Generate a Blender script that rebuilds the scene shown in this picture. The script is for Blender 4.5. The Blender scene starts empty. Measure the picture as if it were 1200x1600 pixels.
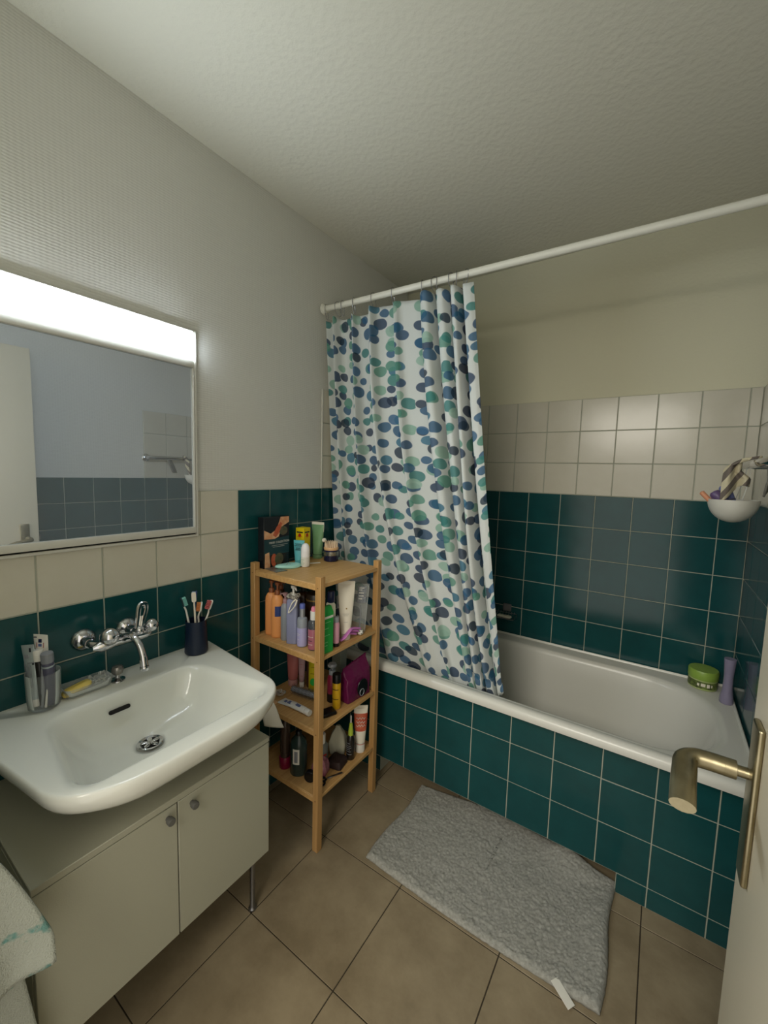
import bpy, bmesh, math, random
from mathutils import Vector, Matrix, noise
random.seed(7)
S = bpy.context.scene
COL = S.collection
PI = math.pi

# ------------------------------------------------------------------ camera
cd = bpy.data.cameras.new('camera')
cam = bpy.data.objects.new('camera', cd)
COL.objects.link(cam)
cam.location = (1.3120, -2.1470, 1.3664)
cam.rotation_euler = (math.radians(84.5486), math.radians(-1.6064), math.radians(34.1373))
cd.sensor_fit = 'HORIZONTAL'
cd.sensor_width = 36.0
cd.lens = 642.37 / 1200 * 36.0
cd.clip_start = 0.01
S.camera = cam

# ------------------------------------------------------------------ world, lights, exposure
w = bpy.data.worlds.new('world')
S.world = w
w.use_nodes = True
w.node_tree.nodes['Background'].inputs[0].default_value = (1.0, 0.95, 0.86, 1)
w.node_tree.nodes['Background'].inputs[1].default_value = 1.15
HALL = bpy.data.lights.new('hall_light', 'AREA')
HALL.shape = 'RECTANGLE'
HALL.size = 0.9
HALL.size_y = 0.9
HALL.energy = 30
HALL.color = (1.0, 0.94, 0.82)
ho = bpy.data.objects.new('hall_light', HALL)
COL.objects.link(ho)
ho.location = (1.0, -3.3, 2.2)
ho.rotation_euler = (math.radians(62), 0, math.radians(3))
LAMP_STRENGTH = 38.0
S.view_settings.view_transform = 'Standard'
S.view_settings.look = 'None'
S.view_settings.gamma = 1.0
S.view_settings.use_curve_mapping = False
S.view_settings.exposure = 0.2

# ------------------------------------------------------------------ materials
def lin(h):
    if isinstance(h, str):
        h = h.lstrip('#')
        c = [int(h[i:i + 2], 16) / 255 for i in (0, 2, 4)]
        return tuple(x / 12.92 if x <= .04045 else ((x + .055) / 1.055) ** 2.4 for x in c) + (1,)
    return tuple(h) + (1,)

MATS = {}
def mat(name, col, rough=.5, metal=0, bump=None, trans=0, ior=1.45, emit=None, coat=0, mottle=None, sss=0):
    if name in MATS: return MATS[name]
    m = bpy.data.materials.new(name)
    m.use_nodes = True
    nt = m.node_tree
    b = nt.nodes['Principled BSDF']
    b.inputs['Base Color'].default_value = lin(col)
    b.inputs['Roughness'].default_value = rough
    b.inputs['Metallic'].default_value = metal
    b.inputs['IOR'].default_value = ior
    if trans: b.inputs['Transmission Weight'].default_value = trans
    if coat: b.inputs['Coat Weight'].default_value = coat
    if emit:
        b.inputs['Emission Color'].default_value = lin(emit[0])
        b.inputs['Emission Strength'].default_value = emit[1]
    tc = nt.nodes.new('ShaderNodeTexCoord')
    if mottle:   # (second colour, scale, amount)
        n = nt.nodes.new('ShaderNodeTexNoise'); n.inputs['Scale'].default_value = mottle[1]
        n.inputs['Detail'].default_value = 5; n.inputs['Roughness'].default_value = .65
        nt.links.new(tc.outputs['Object'], n.inputs['Vector'])
        r = nt.nodes.new('ShaderNodeMapRange'); r.inputs[1].default_value = .35; r.inputs[2].default_value = .65
        r.inputs[4].default_value = mottle[2]
        nt.links.new(n.outputs['Fac'], r.inputs[0])
        mx = nt.nodes.new('ShaderNodeMixRGB')
        mx.inputs[1].default_value = lin(col); mx.inputs[2].default_value = lin(mottle[0])
        nt.links.new(r.outputs[0], mx.inputs[0])
        nt.links.new(mx.outputs[0], b.inputs['Base Color'])
    if bump:     # (scale, distance, [detail])
        n = nt.nodes.new('ShaderNodeTexNoise'); n.inputs['Scale'].default_value = bump[0]
        n.inputs['Detail'].default_value = bump[2] if len(bump) > 2 else 3
        nt.links.new(tc.outputs['Object'], n.inputs['Vector'])
        bp = nt.nodes.new('ShaderNodeBump'); bp.inputs['Distance'].default_value = bump[1]
        bp.inputs['Strength'].default_value = 1
        nt.links.new(n.outputs['Fac'], bp.inputs['Height'])
        nt.links.new(bp.outputs['Normal'], b.inputs['Normal'])
    MATS[name] = m
    return m

def wallpaper():
    """painted woven glass-fibre wallpaper: small rectangular weave relief"""
    m = mat('woven_wall_paint', '#d0cfc8', .62)
    nt = m.node_tree; b = nt.nodes['Principled BSDF']
    tc = nt.nodes.new('ShaderNodeTexCoord')
    sep = nt.nodes.new('ShaderNodeSeparateXYZ'); nt.links.new(tc.outputs['Object'], sep.inputs[0])
    nz = nt.nodes.new('ShaderNodeTexNoise'); nz.inputs['Scale'].default_value = 60
    nt.links.new(tc.outputs['Object'], nz.inputs['Vector'])
    def wave(out, f):
        a = nt.nodes.new('ShaderNodeMath'); a.operation = 'MULTIPLY_ADD'
        a.inputs[1].default_value = f
        nt.links.new(out, a.inputs[0]); 
        k = nt.nodes.new('ShaderNodeMath'); k.operation = 'MULTIPLY'; k.inputs[1].default_value = 2.5
        nt.links.new(nz.outputs['Fac'], k.inputs[0]); nt.links.new(k.outputs[0], a.inputs[2])
        s = nt.nodes.new('ShaderNodeMath'); s.operation = 'SINE'; nt.links.new(a.outputs[0], s.inputs[0])
        return s.outputs[0]
    add = nt.nodes.new('ShaderNodeMath'); add.operation = 'ADD'
    sy = nt.nodes.new('ShaderNodeMath'); sy.operation = 'ADD'
    nt.links.new(sep.outputs['X'], sy.inputs[0]); nt.links.new(sep.outputs['Y'], sy.inputs[1])
    wv = nt.nodes.new('ShaderNodeMath'); wv.operation = 'MULTIPLY'; wv.inputs[1].default_value = .45; nt.links.new(wave(sy.outputs[0], 2 * PI / .013), wv.inputs[0]); nt.links.new(wv.outputs[0], add.inputs[0])
    nt.links.new(wave(sep.outputs['Z'], 2 * PI / .0075), add.inputs[1])
    bp = nt.nodes.new('ShaderNodeBump'); bp.inputs['Distance'].default_value = .00024
    nt.links.new(add.outputs[0], bp.inputs['Height']); nt.links.new(bp.outputs['Normal'], b.inputs['Normal'])
    return m

def wood(name, c1, c2, axis='X', rough=.45):
    m = mat(name, c1, rough)
    nt = m.node_tree; b = nt.nodes['Principled BSDF']
    tc = nt.nodes.new('ShaderNodeTexCoord')
    mp = nt.nodes.new('ShaderNodeMapping')
    sc = {'X': (3, 90, 90), 'Y': (90, 3, 90), 'Z': (90, 90, 3)}[axis]
    mp.inputs['Scale'].default_value = sc
    nt.links.new(tc.outputs['Object'], mp.inputs[0])
    n = nt.nodes.new('ShaderNodeTexNoise'); n.inputs['Scale'].default_value = 1.3; n.inputs['Detail'].default_value = 4
    nt.links.new(mp.outputs[0], n.inputs['Vector'])
    r = nt.nodes.new('ShaderNodeValToRGB')
    r.color_ramp.elements[0].position = .3; r.color_ramp.elements[0].color = lin(c2)
    r.color_ramp.elements[1].position = .7; r.color_ramp.elements[1].color = lin(c1)
    nt.links.new(n.outputs['Fac'], r.inputs[0]); nt.links.new(r.outputs[0], b.inputs['Base Color'])
    return m

M_wall = wallpaper()
M_ceil = mat('rough_ceiling_plaster', '#d2cfbf', .8, bump=(60, .0022, 6))
M_plain = mat('back_wall_paint', '#d4d0b6', .7, bump=(90, .0008, 4))
M_grout = mat('grout', '#a3a798', .85, bump=(300, .0004))
M_grout2 = mat('grey_floor_grout', '#3a3327', .9)
M_teal = mat('teal_glazed_tile', '#144345', .15, bump=(9, .0006, 1), mottle=('#194f51', 6, .6))
M_white_t = mat('white_glazed_tile', '#c6c1b0', .2, bump=(9, .0006, 1), mottle=('#d0ccbe', 5, .6))
M_floor = mat('beige_floor_tile', '#80725a', .5, bump=(60, .0004, 4), mottle=('#988a70', 7, .9))
M_ceramic = mat('white_ceramic', '#dcddd4', .12, coat=.3)
M_enamel = mat('white_enamel', '#d2d1c8', .26)
M_chrome = mat('chrome', '#cfcfd2', .12, 1)
M_steel = mat('steel', '#8d8d8f', .35, 1)
M_brass = mat('aged_brass', '#a49b80', .33, 1, mottle=('#8a8064', 30, .6))
M_mirror = mat('mirror_silver', '#dfe6ee', .0, 1)
_nt = M_mirror.node_tree; _d = _nt.nodes.new('ShaderNodeBsdfDiffuse'); _d.inputs[0].default_value = lin('#d4dbe6'); _m = _nt.nodes.new('ShaderNodeMixShader'); _m.inputs[0].default_value = .18   # bluish diffuse veil mixed in, imitates lamp glare hazing the reflection
_nt.links.new(_nt.nodes['Principled BSDF'].outputs[0], _m.inputs[1]); _nt.links.new(_d.outputs[0], _m.inputs[2]); _nt.links.new(_m.outputs[0], _nt.nodes['Material Output'].inputs['Surface'])
M_frame = mat('white_lacquer', '#c9c7bd', .35)
M_cab = mat('cabinet_white', '#a5a492', .5, bump=(400, .0002))
M_knob = mat('grey_plastic_knob', '#5c5c58', .4)
M_door = mat('cream_door_paint', '#d4cab2', .38, bump=(40, .0005, 2))
M_rod = mat('white_rod_plastic', '#dcdacd', .35)
M_black = mat('black_plastic', '#0b0b0d', .35)
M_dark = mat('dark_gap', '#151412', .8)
M_text_w = mat('white_print', '#dedcd2', .5)
M_text_k = mat('dark_print', '#1c1f2a', .5)
M_bamboo = wood('bamboo_board', '#c8a068', '#b58b54', 'Y')
M_bamboo_z = wood('bamboo_post', '#bd9560', '#a87f4b', 'Z')
def clear(name, col, fac, rough=.08):
    m = mat(name, col, rough); nt = m.node_tree
    tr = nt.nodes.new('ShaderNodeBsdfTransparent'); ms = nt.nodes.new('ShaderNodeMixShader')
    fr = nt.nodes.new('ShaderNodeFresnel'); fr.inputs['IOR'].default_value = 1.25
    ad = nt.nodes.new('ShaderNodeMath'); ad.operation = 'ADD'; ad.use_clamp = True; ad.inputs[1].default_value = fac
    nt.links.new(fr.outputs[0], ad.inputs[0]); nt.links.new(ad.outputs[0], ms.inputs[0])
    nt.links.new(tr.outputs[0], ms.inputs[1]); nt.links.new(nt.nodes['Principled BSDF'].outputs[0], ms.inputs[2])
    nt.links.new(ms.outputs[0], nt.nodes['Material Output'].inputs['Surface'])
    return m
M_clear = clear('clear_plastic', '#dfe4e2', .16)
M_glass = clear('clear_acrylic', '#dfe6e4', .05)

# ------------------------------------------------------------------ mesh helpers
def smooth_by_angle(me, ang=40):
    me.polygons.foreach_set('use_smooth', [True] * len(me.polygons))
    try: me.set_sharp_from_angle(angle=math.radians(ang))
    except Exception: pass

def obj(name, bm, m, parent=None, smooth=True, recalc=True, ang=40):
    if recalc: bmesh.ops.recalc_face_normals(bm, faces=bm.faces)
    me = bpy.data.meshes.new(name)
    bm.to_mesh(me); bm.free()
    for x in (m if isinstance(m, (list, tuple)) else [m]): me.materials.append(x)
    if smooth: smooth_by_angle(me, ang)
    o = bpy.data.objects.new(name, me)
    COL.objects.link(o)
    if parent: o.parent = parent
    return o

def tag(o, label=None, cat=None, group=None, kind=None):
    if label: o['label'] = label
    if cat: o['category'] = cat
    if group: o['group'] = group
    if kind: o['kind'] = kind
    return o

def struct(name, bm, m, parent=None, **k):
    o = obj(name, bm, m, parent, **k)
    if parent is None: o['kind'] = 'structure'
    return o

def thing(name, label, cat, loc=(0, 0, 0), rotz=0, group=None, rot=None):
    o = bpy.data.objects.new(name, None); COL.objects.link(o)
    o.empty_display_size = .05
    o.location = loc
    o.rotation_euler = rot if rot else (0, 0, rotz)
    return tag(o, label, cat, group)

def NB(): return bmesh.new()

def box(bm, a, b, bev=0, seg=2, mi=0, M=None):
    before = set(bm.faces)
    vs = [bm.verts.new((x, y, z)) for x in (a[0], b[0]) for y in (a[1], b[1]) for z in (a[2], b[2])]
    f = [(0, 1, 3, 2), (4, 6, 7, 5), (0, 4, 5, 1), (2, 3, 7, 6), (0, 2, 6, 4), (1, 5, 7, 3)]
    fs = [bm.faces.new([vs[i] for i in q]) for q in f]
    if bev:
        es = list({e for q in fs for e in q.edges})
        bmesh.ops.bevel(bm, geom=es, offset=bev, segments=seg, affect='EDGES', profile=.5)
    nf = [q for q in bm.faces if q not in before]
    for q in nf: q.material_index = mi
    if M is not None:
        bmesh.ops.transform(bm, matrix=M, verts=list({v for q in nf for v in q.verts}))
    return bm

def rings(bm, rs, cap0=True, cap1=True, closed=True, mi=0, mis=None):
    """loft closed rings (lists of points, equal count)"""
    R_ = [[bm.verts.new(p) for p in r] for r in rs]
    n = len(rs[0])
    for k, (a, b) in enumerate(zip(R_, R_[1:])):
        for i in range(n if closed else n - 1):
            j = (i + 1) % n
            try:
                f = bm.faces.new((a[i], a[j], b[j], b[i])); f.material_index = mis[k] if mis else mi
            except ValueError: pass
    if cap0: bm.faces.new(R_[0][::-1]).material_index = mis[0] if mis else mi
    if cap1: bm.faces.new(R_[-1]).material_index = mis[-1] if mis else mi
    return R_

def lathe(bm, prof, n=24, M=None, sx=1, sy=1, cap0=True, cap1=True, mi=0):
    rs = [[Vector((r * sx * math.cos(2 * PI * i / n), r * sy * math.sin(2 * PI * i / n), z)) for i in range(n)] for r, z in prof]
    if M is not None: rs = [[M @ p for p in r] for r in rs]
    rings(bm, rs, cap0, cap1, mi=mi)
    return bm

def tube(bm, pts, rad, n=8, cap=True, mi=0, flat=None, closed=False):
    pts = [Vector(p) for p in pts]
    rads = rad if isinstance(rad, (list, tuple)) else [rad] * len(pts)
    rs = []
    up = Vector((0, 0, 1)); prev = None
    for i, p in enumerate(pts):
        if closed: d = pts[(i + 1) % len(pts)] - pts[i - 1]
        else: d = pts[min(i + 1, len(pts) - 1)] - pts[max(i - 1, 0)]
        d.normalize()
        if prev is None:
            a = d.cross(up)
            if a.length < .1: a = d.cross(Vector((1, 0, 0)))
        else:
            a = prev - d * prev.dot(d)
        a.normalize(); prev = a
        b = d.cross(a)
        fa = flat if flat else 1
        rs.append([p + a * (rads[i] * math.cos(2 * PI * k / n)) + b * (rads[i] * fa * math.sin(2 * PI * k / n)) for k in range(n)])
    if closed: rs.append(rs[0])
    rings(bm, rs, cap and not closed, cap and not closed, mi=mi)
    if closed: bmesh.ops.remove_doubles(bm, verts=bm.verts, dist=1e-6)
    return bm

def spline(pts, n=8):
    """Catmull-Rom through the points"""
    P = [Vector(p) for p in pts]; P = [2 * P[0] - P[1]] + P + [2 * P[-1] - P[-2]]
    out = []
    for i in range(1, len(P) - 2):
        for k in range(n):
            t = k / n
            out.append(.5 * ((2 * P[i]) + (P[i + 1] - P[i - 1]) * t + (2 * P[i - 1] - 5 * P[i] + 4 * P[i + 1] - P[i + 2]) * t * t + (3 * P[i] - P[i - 1] - 3 * P[i + 1] + P[i + 2]) * t ** 3))
    out.append(P[-2])
    return out

def rpoly(c, rad, k=8, m=8, z=0):
    """rounded polygon through 4 corners (2D), equal vertex count on every ring"""
    n = len(c); c = [Vector((p[0], p[1])) for p in c]
    arcs = []
    for i in range(n):
        p0, p1, p2 = c[i - 1], c[i], c[(i + 1) % n]
        r = rad[i] if isinstance(rad, (list, tuple)) else rad
        a = (p0 - p1).normalized(); b = (p2 - p1).normalized()
        s = p1 + a * r; e = p1 + b * r
        pts = []
        for q in range(m + 1):      # quadratic-ish circular blend
            t = q / m
            u = s.lerp(p1, t); v = p1.lerp(e, t)
            w_ = u.lerp(v, t)
            # pull towards the circle (bezier weight .55)
            h1 = s + (p1 - s) * .55; h2 = e + (p1 - e) * .55
            w_ = s * (1 - t) ** 3 + h1 * 3 * t * (1 - t) ** 2 + h2 * 3 * t * t * (1 - t) + e * t ** 3
            pts.append(w_)
        arcs.append(pts)
    out = []
    for i in range(n):
        out += arcs[i]
        s, e = arcs[i][-1], arcs[(i + 1) % n][0]
        for q in range(1, k): out.append(s.lerp(e, q / k))
    return [Vector((p.x, p.y, z)) for p in out]

def T(x=0, y=0, z=0): return Matrix.Translation((x, y, z))
def Rz(a): return Matrix.Rotation(a, 4, 'Z')
def Rx(a): return Matrix.Rotation(a, 4, 'X')
def Ry(a): return Matrix.Rotation(a, 4, 'Y')

def lettering(name, s, size, m, parent, M, depth=.0003, align='CENTER', spacing=1.0):
    cu = bpy.data.curves.new(name, 'FONT'); cu.body = s; cu.size = size; cu.extrude = depth
    cu.align_x = align; cu.align_y = 'CENTER'; cu.resolution_u = 3; cu.space_character = spacing
    t = bpy.data.objects.new(name, cu); COL.objects.link(t)
    dg = bpy.context.evaluated_depsgraph_get(); dg.update()
    me = bpy.data.meshes.new_from_object(t.evaluated_get(dg))
    bpy.data.objects.remove(t); bpy.data.curves.remove(cu)
    me.transform(M); me.materials.clear(); me.materials.append(m); me.name = name
    o = bpy.data.objects.new(name, me); COL.objects.link(o); o.parent = parent
    return o
FACE_Y = Rx(PI / 2)                    # text reading along +x, facing -y
FACE_X = Rz(PI / 2) @ Rx(PI / 2)       # text reading along +y, facing +x

# ------------------------------------------------------------------ dimensions
P = .152; G = .0016
Y0 = -1.7873; Z0 = .9831; ZT = Z0 + 2 * P          # teal tiles end at ZT
PW = .1498; ZW = ZT + 3 * PW                       # white tiles over the tub end at ZW
W = 1.606; H = 2.412; YF = -2.21; D = .008         # room width, height, front wall; tile thickness
TUBY = -.6694

def tile_patch(bm, axis, u0, u1, z0, z1, us, zs, pick, face, sign):
    """separate glazed tiles (bevelled edge, proud of the grout bed) inside the rectangle u0..u1, z0..z1"""
    rnd = random.Random(3); us = sorted(us); zs = sorted(zs)
    cu = [u0] + [u for u in us if u0 + .004 < u < u1 - .004] + [u1]
    cz = [z0] + [z for z in zs if z0 + .004 < z < z1 - .004] + [z1]
    for a, b in zip(cu, cu[1:]):
        for c, d in zip(cz, cz[1:]):
            mi = pick((a + b) / 2, (c + d) / 2)
            if mi is None: continue
            a_, b_, c_, d_ = a + G, b - G, c + G, d - G
            t1, t2, t3 = (rnd.uniform(-.0005, .0005) for _ in range(3))
            e = .0012
            def pt(u, z, h):
                return (face + sign * h, u, z) if axis == 'x' else (u, face + sign * h, z)
            outer = [bm.verts.new(pt(u, z, -.002)) for u, z in ((a_, c_), (b_, c_), (b_, d_), (a_, d_))]
            inner = [bm.verts.new(pt(u, z, t)) for u, z, t in ((a_ + e, c_ + e, t1), (b_ - e, c_ + e, t2), (b_ - e, d_ - e, t3), (a_ + e, d_ - e, t1 + t3 - t2))]
            f = [bm.faces.new(inner)]
            for i in range(4):
                j = (i + 1) % 4
                f.append(bm.faces.new((outer[i], outer[j], inner[j], inner[i])))
            for q in f:
                q.material_index = mi
                n = q.normal_update()
            # orient outwards
            nv = Vector((sign, 0, 0)) if axis == 'x' else Vector((0, sign, 0))
            for q in f:
                if q.normal.dot(nv) < 0: q.normal_flip()

# ------------------------------------------------------------------ floor and ceiling
bm = NB()
box(bm, (-.1, YF - .1, -.06), (W + .1, .1, -.002), mi=1)
s = .3333; fx, fy = .3591, -.7388
for i in range(-3, 6):
    for j in range(-4, 8):
        x0, x1 = fx + i * s, fx + (i + 1) * s; y1, y0 = fy - j * s, fy - (j + 1) * s
        x0, x1 = max(x0, -.02), min(x1, W + .02); y0, y1 = max(y0, YF - .1), min(y1, .02)
        if x1 - x0 < .01 or y1 - y0 < .01: continue
        box(bm, (x0 + .0016, y0 + .0016, -.004), (x1 - .0016, y1 - .0016, 0), .0008, 1)
struct('floor', bm, [M_floor, M_grout2], smooth=False)
bm = NB(); box(bm, (-.12, YF - .1, H), (W + .12, .1, H + .1))
struct('ceiling', bm, M_ceil, smooth=False)

# ------------------------------------------------------------------ left wall
MY0, MY1, MZ0, MZ1 = -2.02, -1.346, 1.133, 1.808     # mirror unit opening
bm = NB()
box(bm, (-.12, YF - .1, -.01), (-D, 0, H), mi=0)
box(bm, (-D, YF, 0), (-.0022, 0, ZT - .001), mi=1)              # grout bed
box(bm, (-D, -.7225, ZT), (-.0022, 0, ZW - .001), mi=1)
yl = [Y0 + P * j for j in range(-4, 14)]
zl = [Z0 + P * k for k in range(-8, 3)]
def pl(u, z):
    if u < Y0 + 4 * P and z > Z0: 
        return 3
    return 2
tile_patch(bm, 'x', YF, 0, 0, ZT, yl, zl, pl, 0, 1)
tile_patch(bm, 'x', -.7225, 0, ZT, ZW, yl, [ZT + PW * k for k in range(1, 3)], lambda u, z: 3, 0, 1)
struct('wall_left', bm, [M_wall, M_grout, M_teal, M_white_t], smooth=False, recalc=False)
bm = NB(); box(bm, (-.004, -.731, ZT), (.004, -.7235, ZW), .001, 1)
struct('trim_1', bm, M_frame)

# ------------------------------------------------------------------ back wall
bm = NB()
box(bm, (-.12, D, -.01), (W + .12, .12, H), mi=0)
box(bm, (0, .0022, 0), (W, D, ZW - .001), mi=1)
xb = [.5982 + P * i for i in range(-4, 8)]
xw = [.5198 + PW * i for i in range(-4, 8)]
zb = [ZT - P * i for i in range(1, 9)]
tile_patch(bm, 'y', 0, W, .3, ZT, xb, zb, lambda u, z: 2, 0, -1)
tile_patch(bm, 'y', 0, W, ZT, ZW, xw, [ZT + PW, ZT + 2 * PW], lambda u, z: 3, 0, -1)
struct('wall_back', bm, [M_plain, M_grout, M_teal, M_white_t], smooth=False, recalc=False)

# ------------------------------------------------------------------ right wall
bm = NB()
box(bm, (W + D, YF - .1, -.01), (W + .12, 0, H), mi=0)
box(bm, (W + .0022, YF, 0), (W + D, 0, ZT - .001), mi=1)
box(bm, (W + .0022, -.744, ZT - .001), (W + D, 0, ZW - .001), mi=1)
yr = [-1.2 + P * i for i in range(-8, 9)]
tile_patch(bm, 'x', YF, 0, 0, ZT, yr, zb, lambda u, z: 2, W, -1)
tile_patch(bm, 'x', -.744, 0, ZT, ZW, yr, [ZT + PW, ZT + 2 * PW], lambda u, z: 3, W, -1)
struct('wall_right', bm, [M_wall, M_grout, M_teal, M_white_t], smooth=False, recalc=False)

# ------------------------------------------------------------------ front wall with the doorway the camera stands in
bm = NB()
DX0, DX1, DH = .62, 1.485, 2.0
box(bm, (-.12, YF - .1, 0), (DX0, YF, H))
box(bm, (DX1, YF - .1, 0), (W + .12, YF, H))
box(bm, (DX0, YF - .1, DH), (DX1, YF, H))
struct('wall_front', bm, M_plain, smooth=False)
bm = NB()
box(bm, (DX0 - .05, YF, 0), (DX0, YF + .012, DH + .05), .002, 1)
box(bm, (DX1, YF, 0), (DX1 + .05, YF + .012, DH + .05), .002, 1)
box(bm, (DX0, YF, DH), (DX1, YF + .012, DH + .05), .002, 1)
struct('trim_2', bm, M_frame)

# ------------------------------------------------------------------ door leaf, standing open along the right wall
DFX = 1.447
bm = NB(); box(bm, (DFX, -2.185, .008), (DFX + .04, -1.372, 1.95), .0025, 2)
dr = struct('door_1', bm, M_door)
bm = NB()
box(bm, (DFX - .008, -1.452, .822), (DFX, -1.412, 1.047), .0035, 3)
hp = obj('handle_plate', bm, M_brass, dr); tag(hp, 'long aged brass backplate')
bm = NB()
lathe(bm, [(.0075, 0), (.0075, .012), (.0125, .013), (.0125, .026), (.0105, .028)], 20, T(DFX - .008, -1.425, .97) @ Ry(-PI / 2))
path = spline([(DFX - .034, -1.425, .970), (DFX - .052, -1.425, .970), (DFX - .069, -1.427, .9695), (DFX - .078, -1.437, .969), (DFX - .080, -1.460, .967), (DFX - .082, -1.490, .962), (DFX - .083, -1.520, .952)], 5)
nn = len(path)
# flattened lever grip
rs = []
for i, p in enumerate(path):
    d = (path[min(i + 1, nn - 1)] - path[max(i - 1, 0)]).normalized()
    a = d.cross(Vector((0, 0, 1))).normalized(); b = Vector((0, 0, 1))
    t = max(0, min(1, (i - 9) / 8))
    ra = .0125 * (1 - t) + .0148 * t
    rb = .0125 * (1 - t) + .0085 * t
    rs.append([p + a * ra * math.cos(2 * PI * k / 16) + b * rb * math.sin(2 * PI * k / 16) for k in range(16)])
rings(bm, rs)
obj('door_handle', bm, M_brass, dr)
bm = NB(); box(bm, (DFX + .008, -1.3722, .90), (DFX + .03, -1.3705, 1.06), .0005, 1); box(bm, (DFX + .013, -1.3715, .955), (DFX + .027, -1.362, .985), .002, 1)
obj('latch', bm, M_steel, dr)

# ------------------------------------------------------------------ bathtub
tub = thing('bathtub', 'white enamel built-in bathtub with a teal tiled front and rolled rim', 'bathtub')
bm = NB()
OX0, OX1, OY0, OY1 = .004, W - .004, -.708, -.003
def outer(ins, z): return rpoly([(OX0 + ins * .2, OY0 + ins), (OX1 - ins * .2, OY0 + ins), (OX1 - ins * .2, OY1 - ins * .2), (OX0 + ins * .2, OY1 - ins * .2)], .012, 10, 10, z)
def inner(e, z, fl=0):      # basin outline shrunk by e
    return rpoly([(.075 + e, -.643 + e), (1.545 - e * 1.6, -.643 + e), (1.545 - e * 1.6, -.085 - e), (.075 + e, -.085 - e)], [.14, .235 - e * .3, .235 - e * .3, .14], 10, 10, z)
rs = [outer(.006, .500), outer(.0, .503), outer(-.002, .516), outer(.002, .529), outer(.012, .5365), outer(.026, .5375), outer(.040, .533), outer(.048, .5285), outer(.052, .5285),
      inner(-.008, .5285), inner(.0, .526), inner(.007, .518), inner(.012, .505), inner(.025, .44), inner(.045, .33), inner(.07, .24), inner(.10, .185), inner(.15, .160), inner(.2, .154)]
rings(bm, rs, cap0=False, cap1=True)
obj('tub_shell', bm, M_enamel, tub, ang=50)
bm = NB(); lathe(bm, [(.001, .006), (.02, .006), (.03, .002), (.03, 0)], 20, T(.30, -.36, .154))
obj('drain', bm, M_chrome, tub)
# tiled apron with the toe recess
bm = NB()
RX0, RX1, RZ = .335, 1.281, .0706
box(bm, (.001, TUBY + .0022, RZ), (W - .001, TUBY + .045, .5075), mi=0)
box(bm, (.001, TUBY + .0022, .001), (RX0, TUBY + .10, RZ), mi=0)
box(bm, (RX1, TUBY + .0022, .001), (W - .001, TUBY + .10, RZ), mi=0)
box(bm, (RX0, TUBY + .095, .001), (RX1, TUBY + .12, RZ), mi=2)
xt = [.4562 + P * i for i in range(-3, 8)]
zt = [.5266 - P * i for i in range(1, 4)]
tile_patch(bm, 'y', .001, W - .001, RZ, .506, xt, zt, lambda u, z: 1, TUBY, -1)
tile_patch(bm, 'y', .001, RX0, .001, RZ, xt, zt, lambda u, z: 1, TUBY, -1)
tile_patch(bm, 'y', RX1, W - .001, .001, RZ, xt, zt, lambda u, z: 1, TUBY, -1)
tag(obj('tiled_apron', bm, [M_grout, M_teal, M_dark], tub, smooth=False, recalc=False), 'teal tiled front panel with a dark toe recess')

# ------------------------------------------------------------------ shower rod, hooks, curtain
def rod_y(x): return -.728 + (x / W) * .05
def rod_z(x): return 2.083 + (x / W) * .006
rod = thing('shower_rod', 'long white shower curtain rod running between the walls above the tub', 'rod')
bm = NB(); tube(bm, [(.012, rod_y(0), rod_z(0)), (W - .003, rod_y(W), rod_z(W))], .0125, 20)
obj('pole', bm, M_rod, rod)
for nm, x, sg in (('flange', .001, 1), ('flange', W - .001, -1)):
    bm = NB(); lathe(bm, [(.024, 0), (.024, .004), (.017, .009), (.0165, .02)], 24, T(x, rod_y(x), rod_z(x)) @ Ry(sg * PI / 2))
    obj(nm, bm, M_rod, rod)

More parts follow.
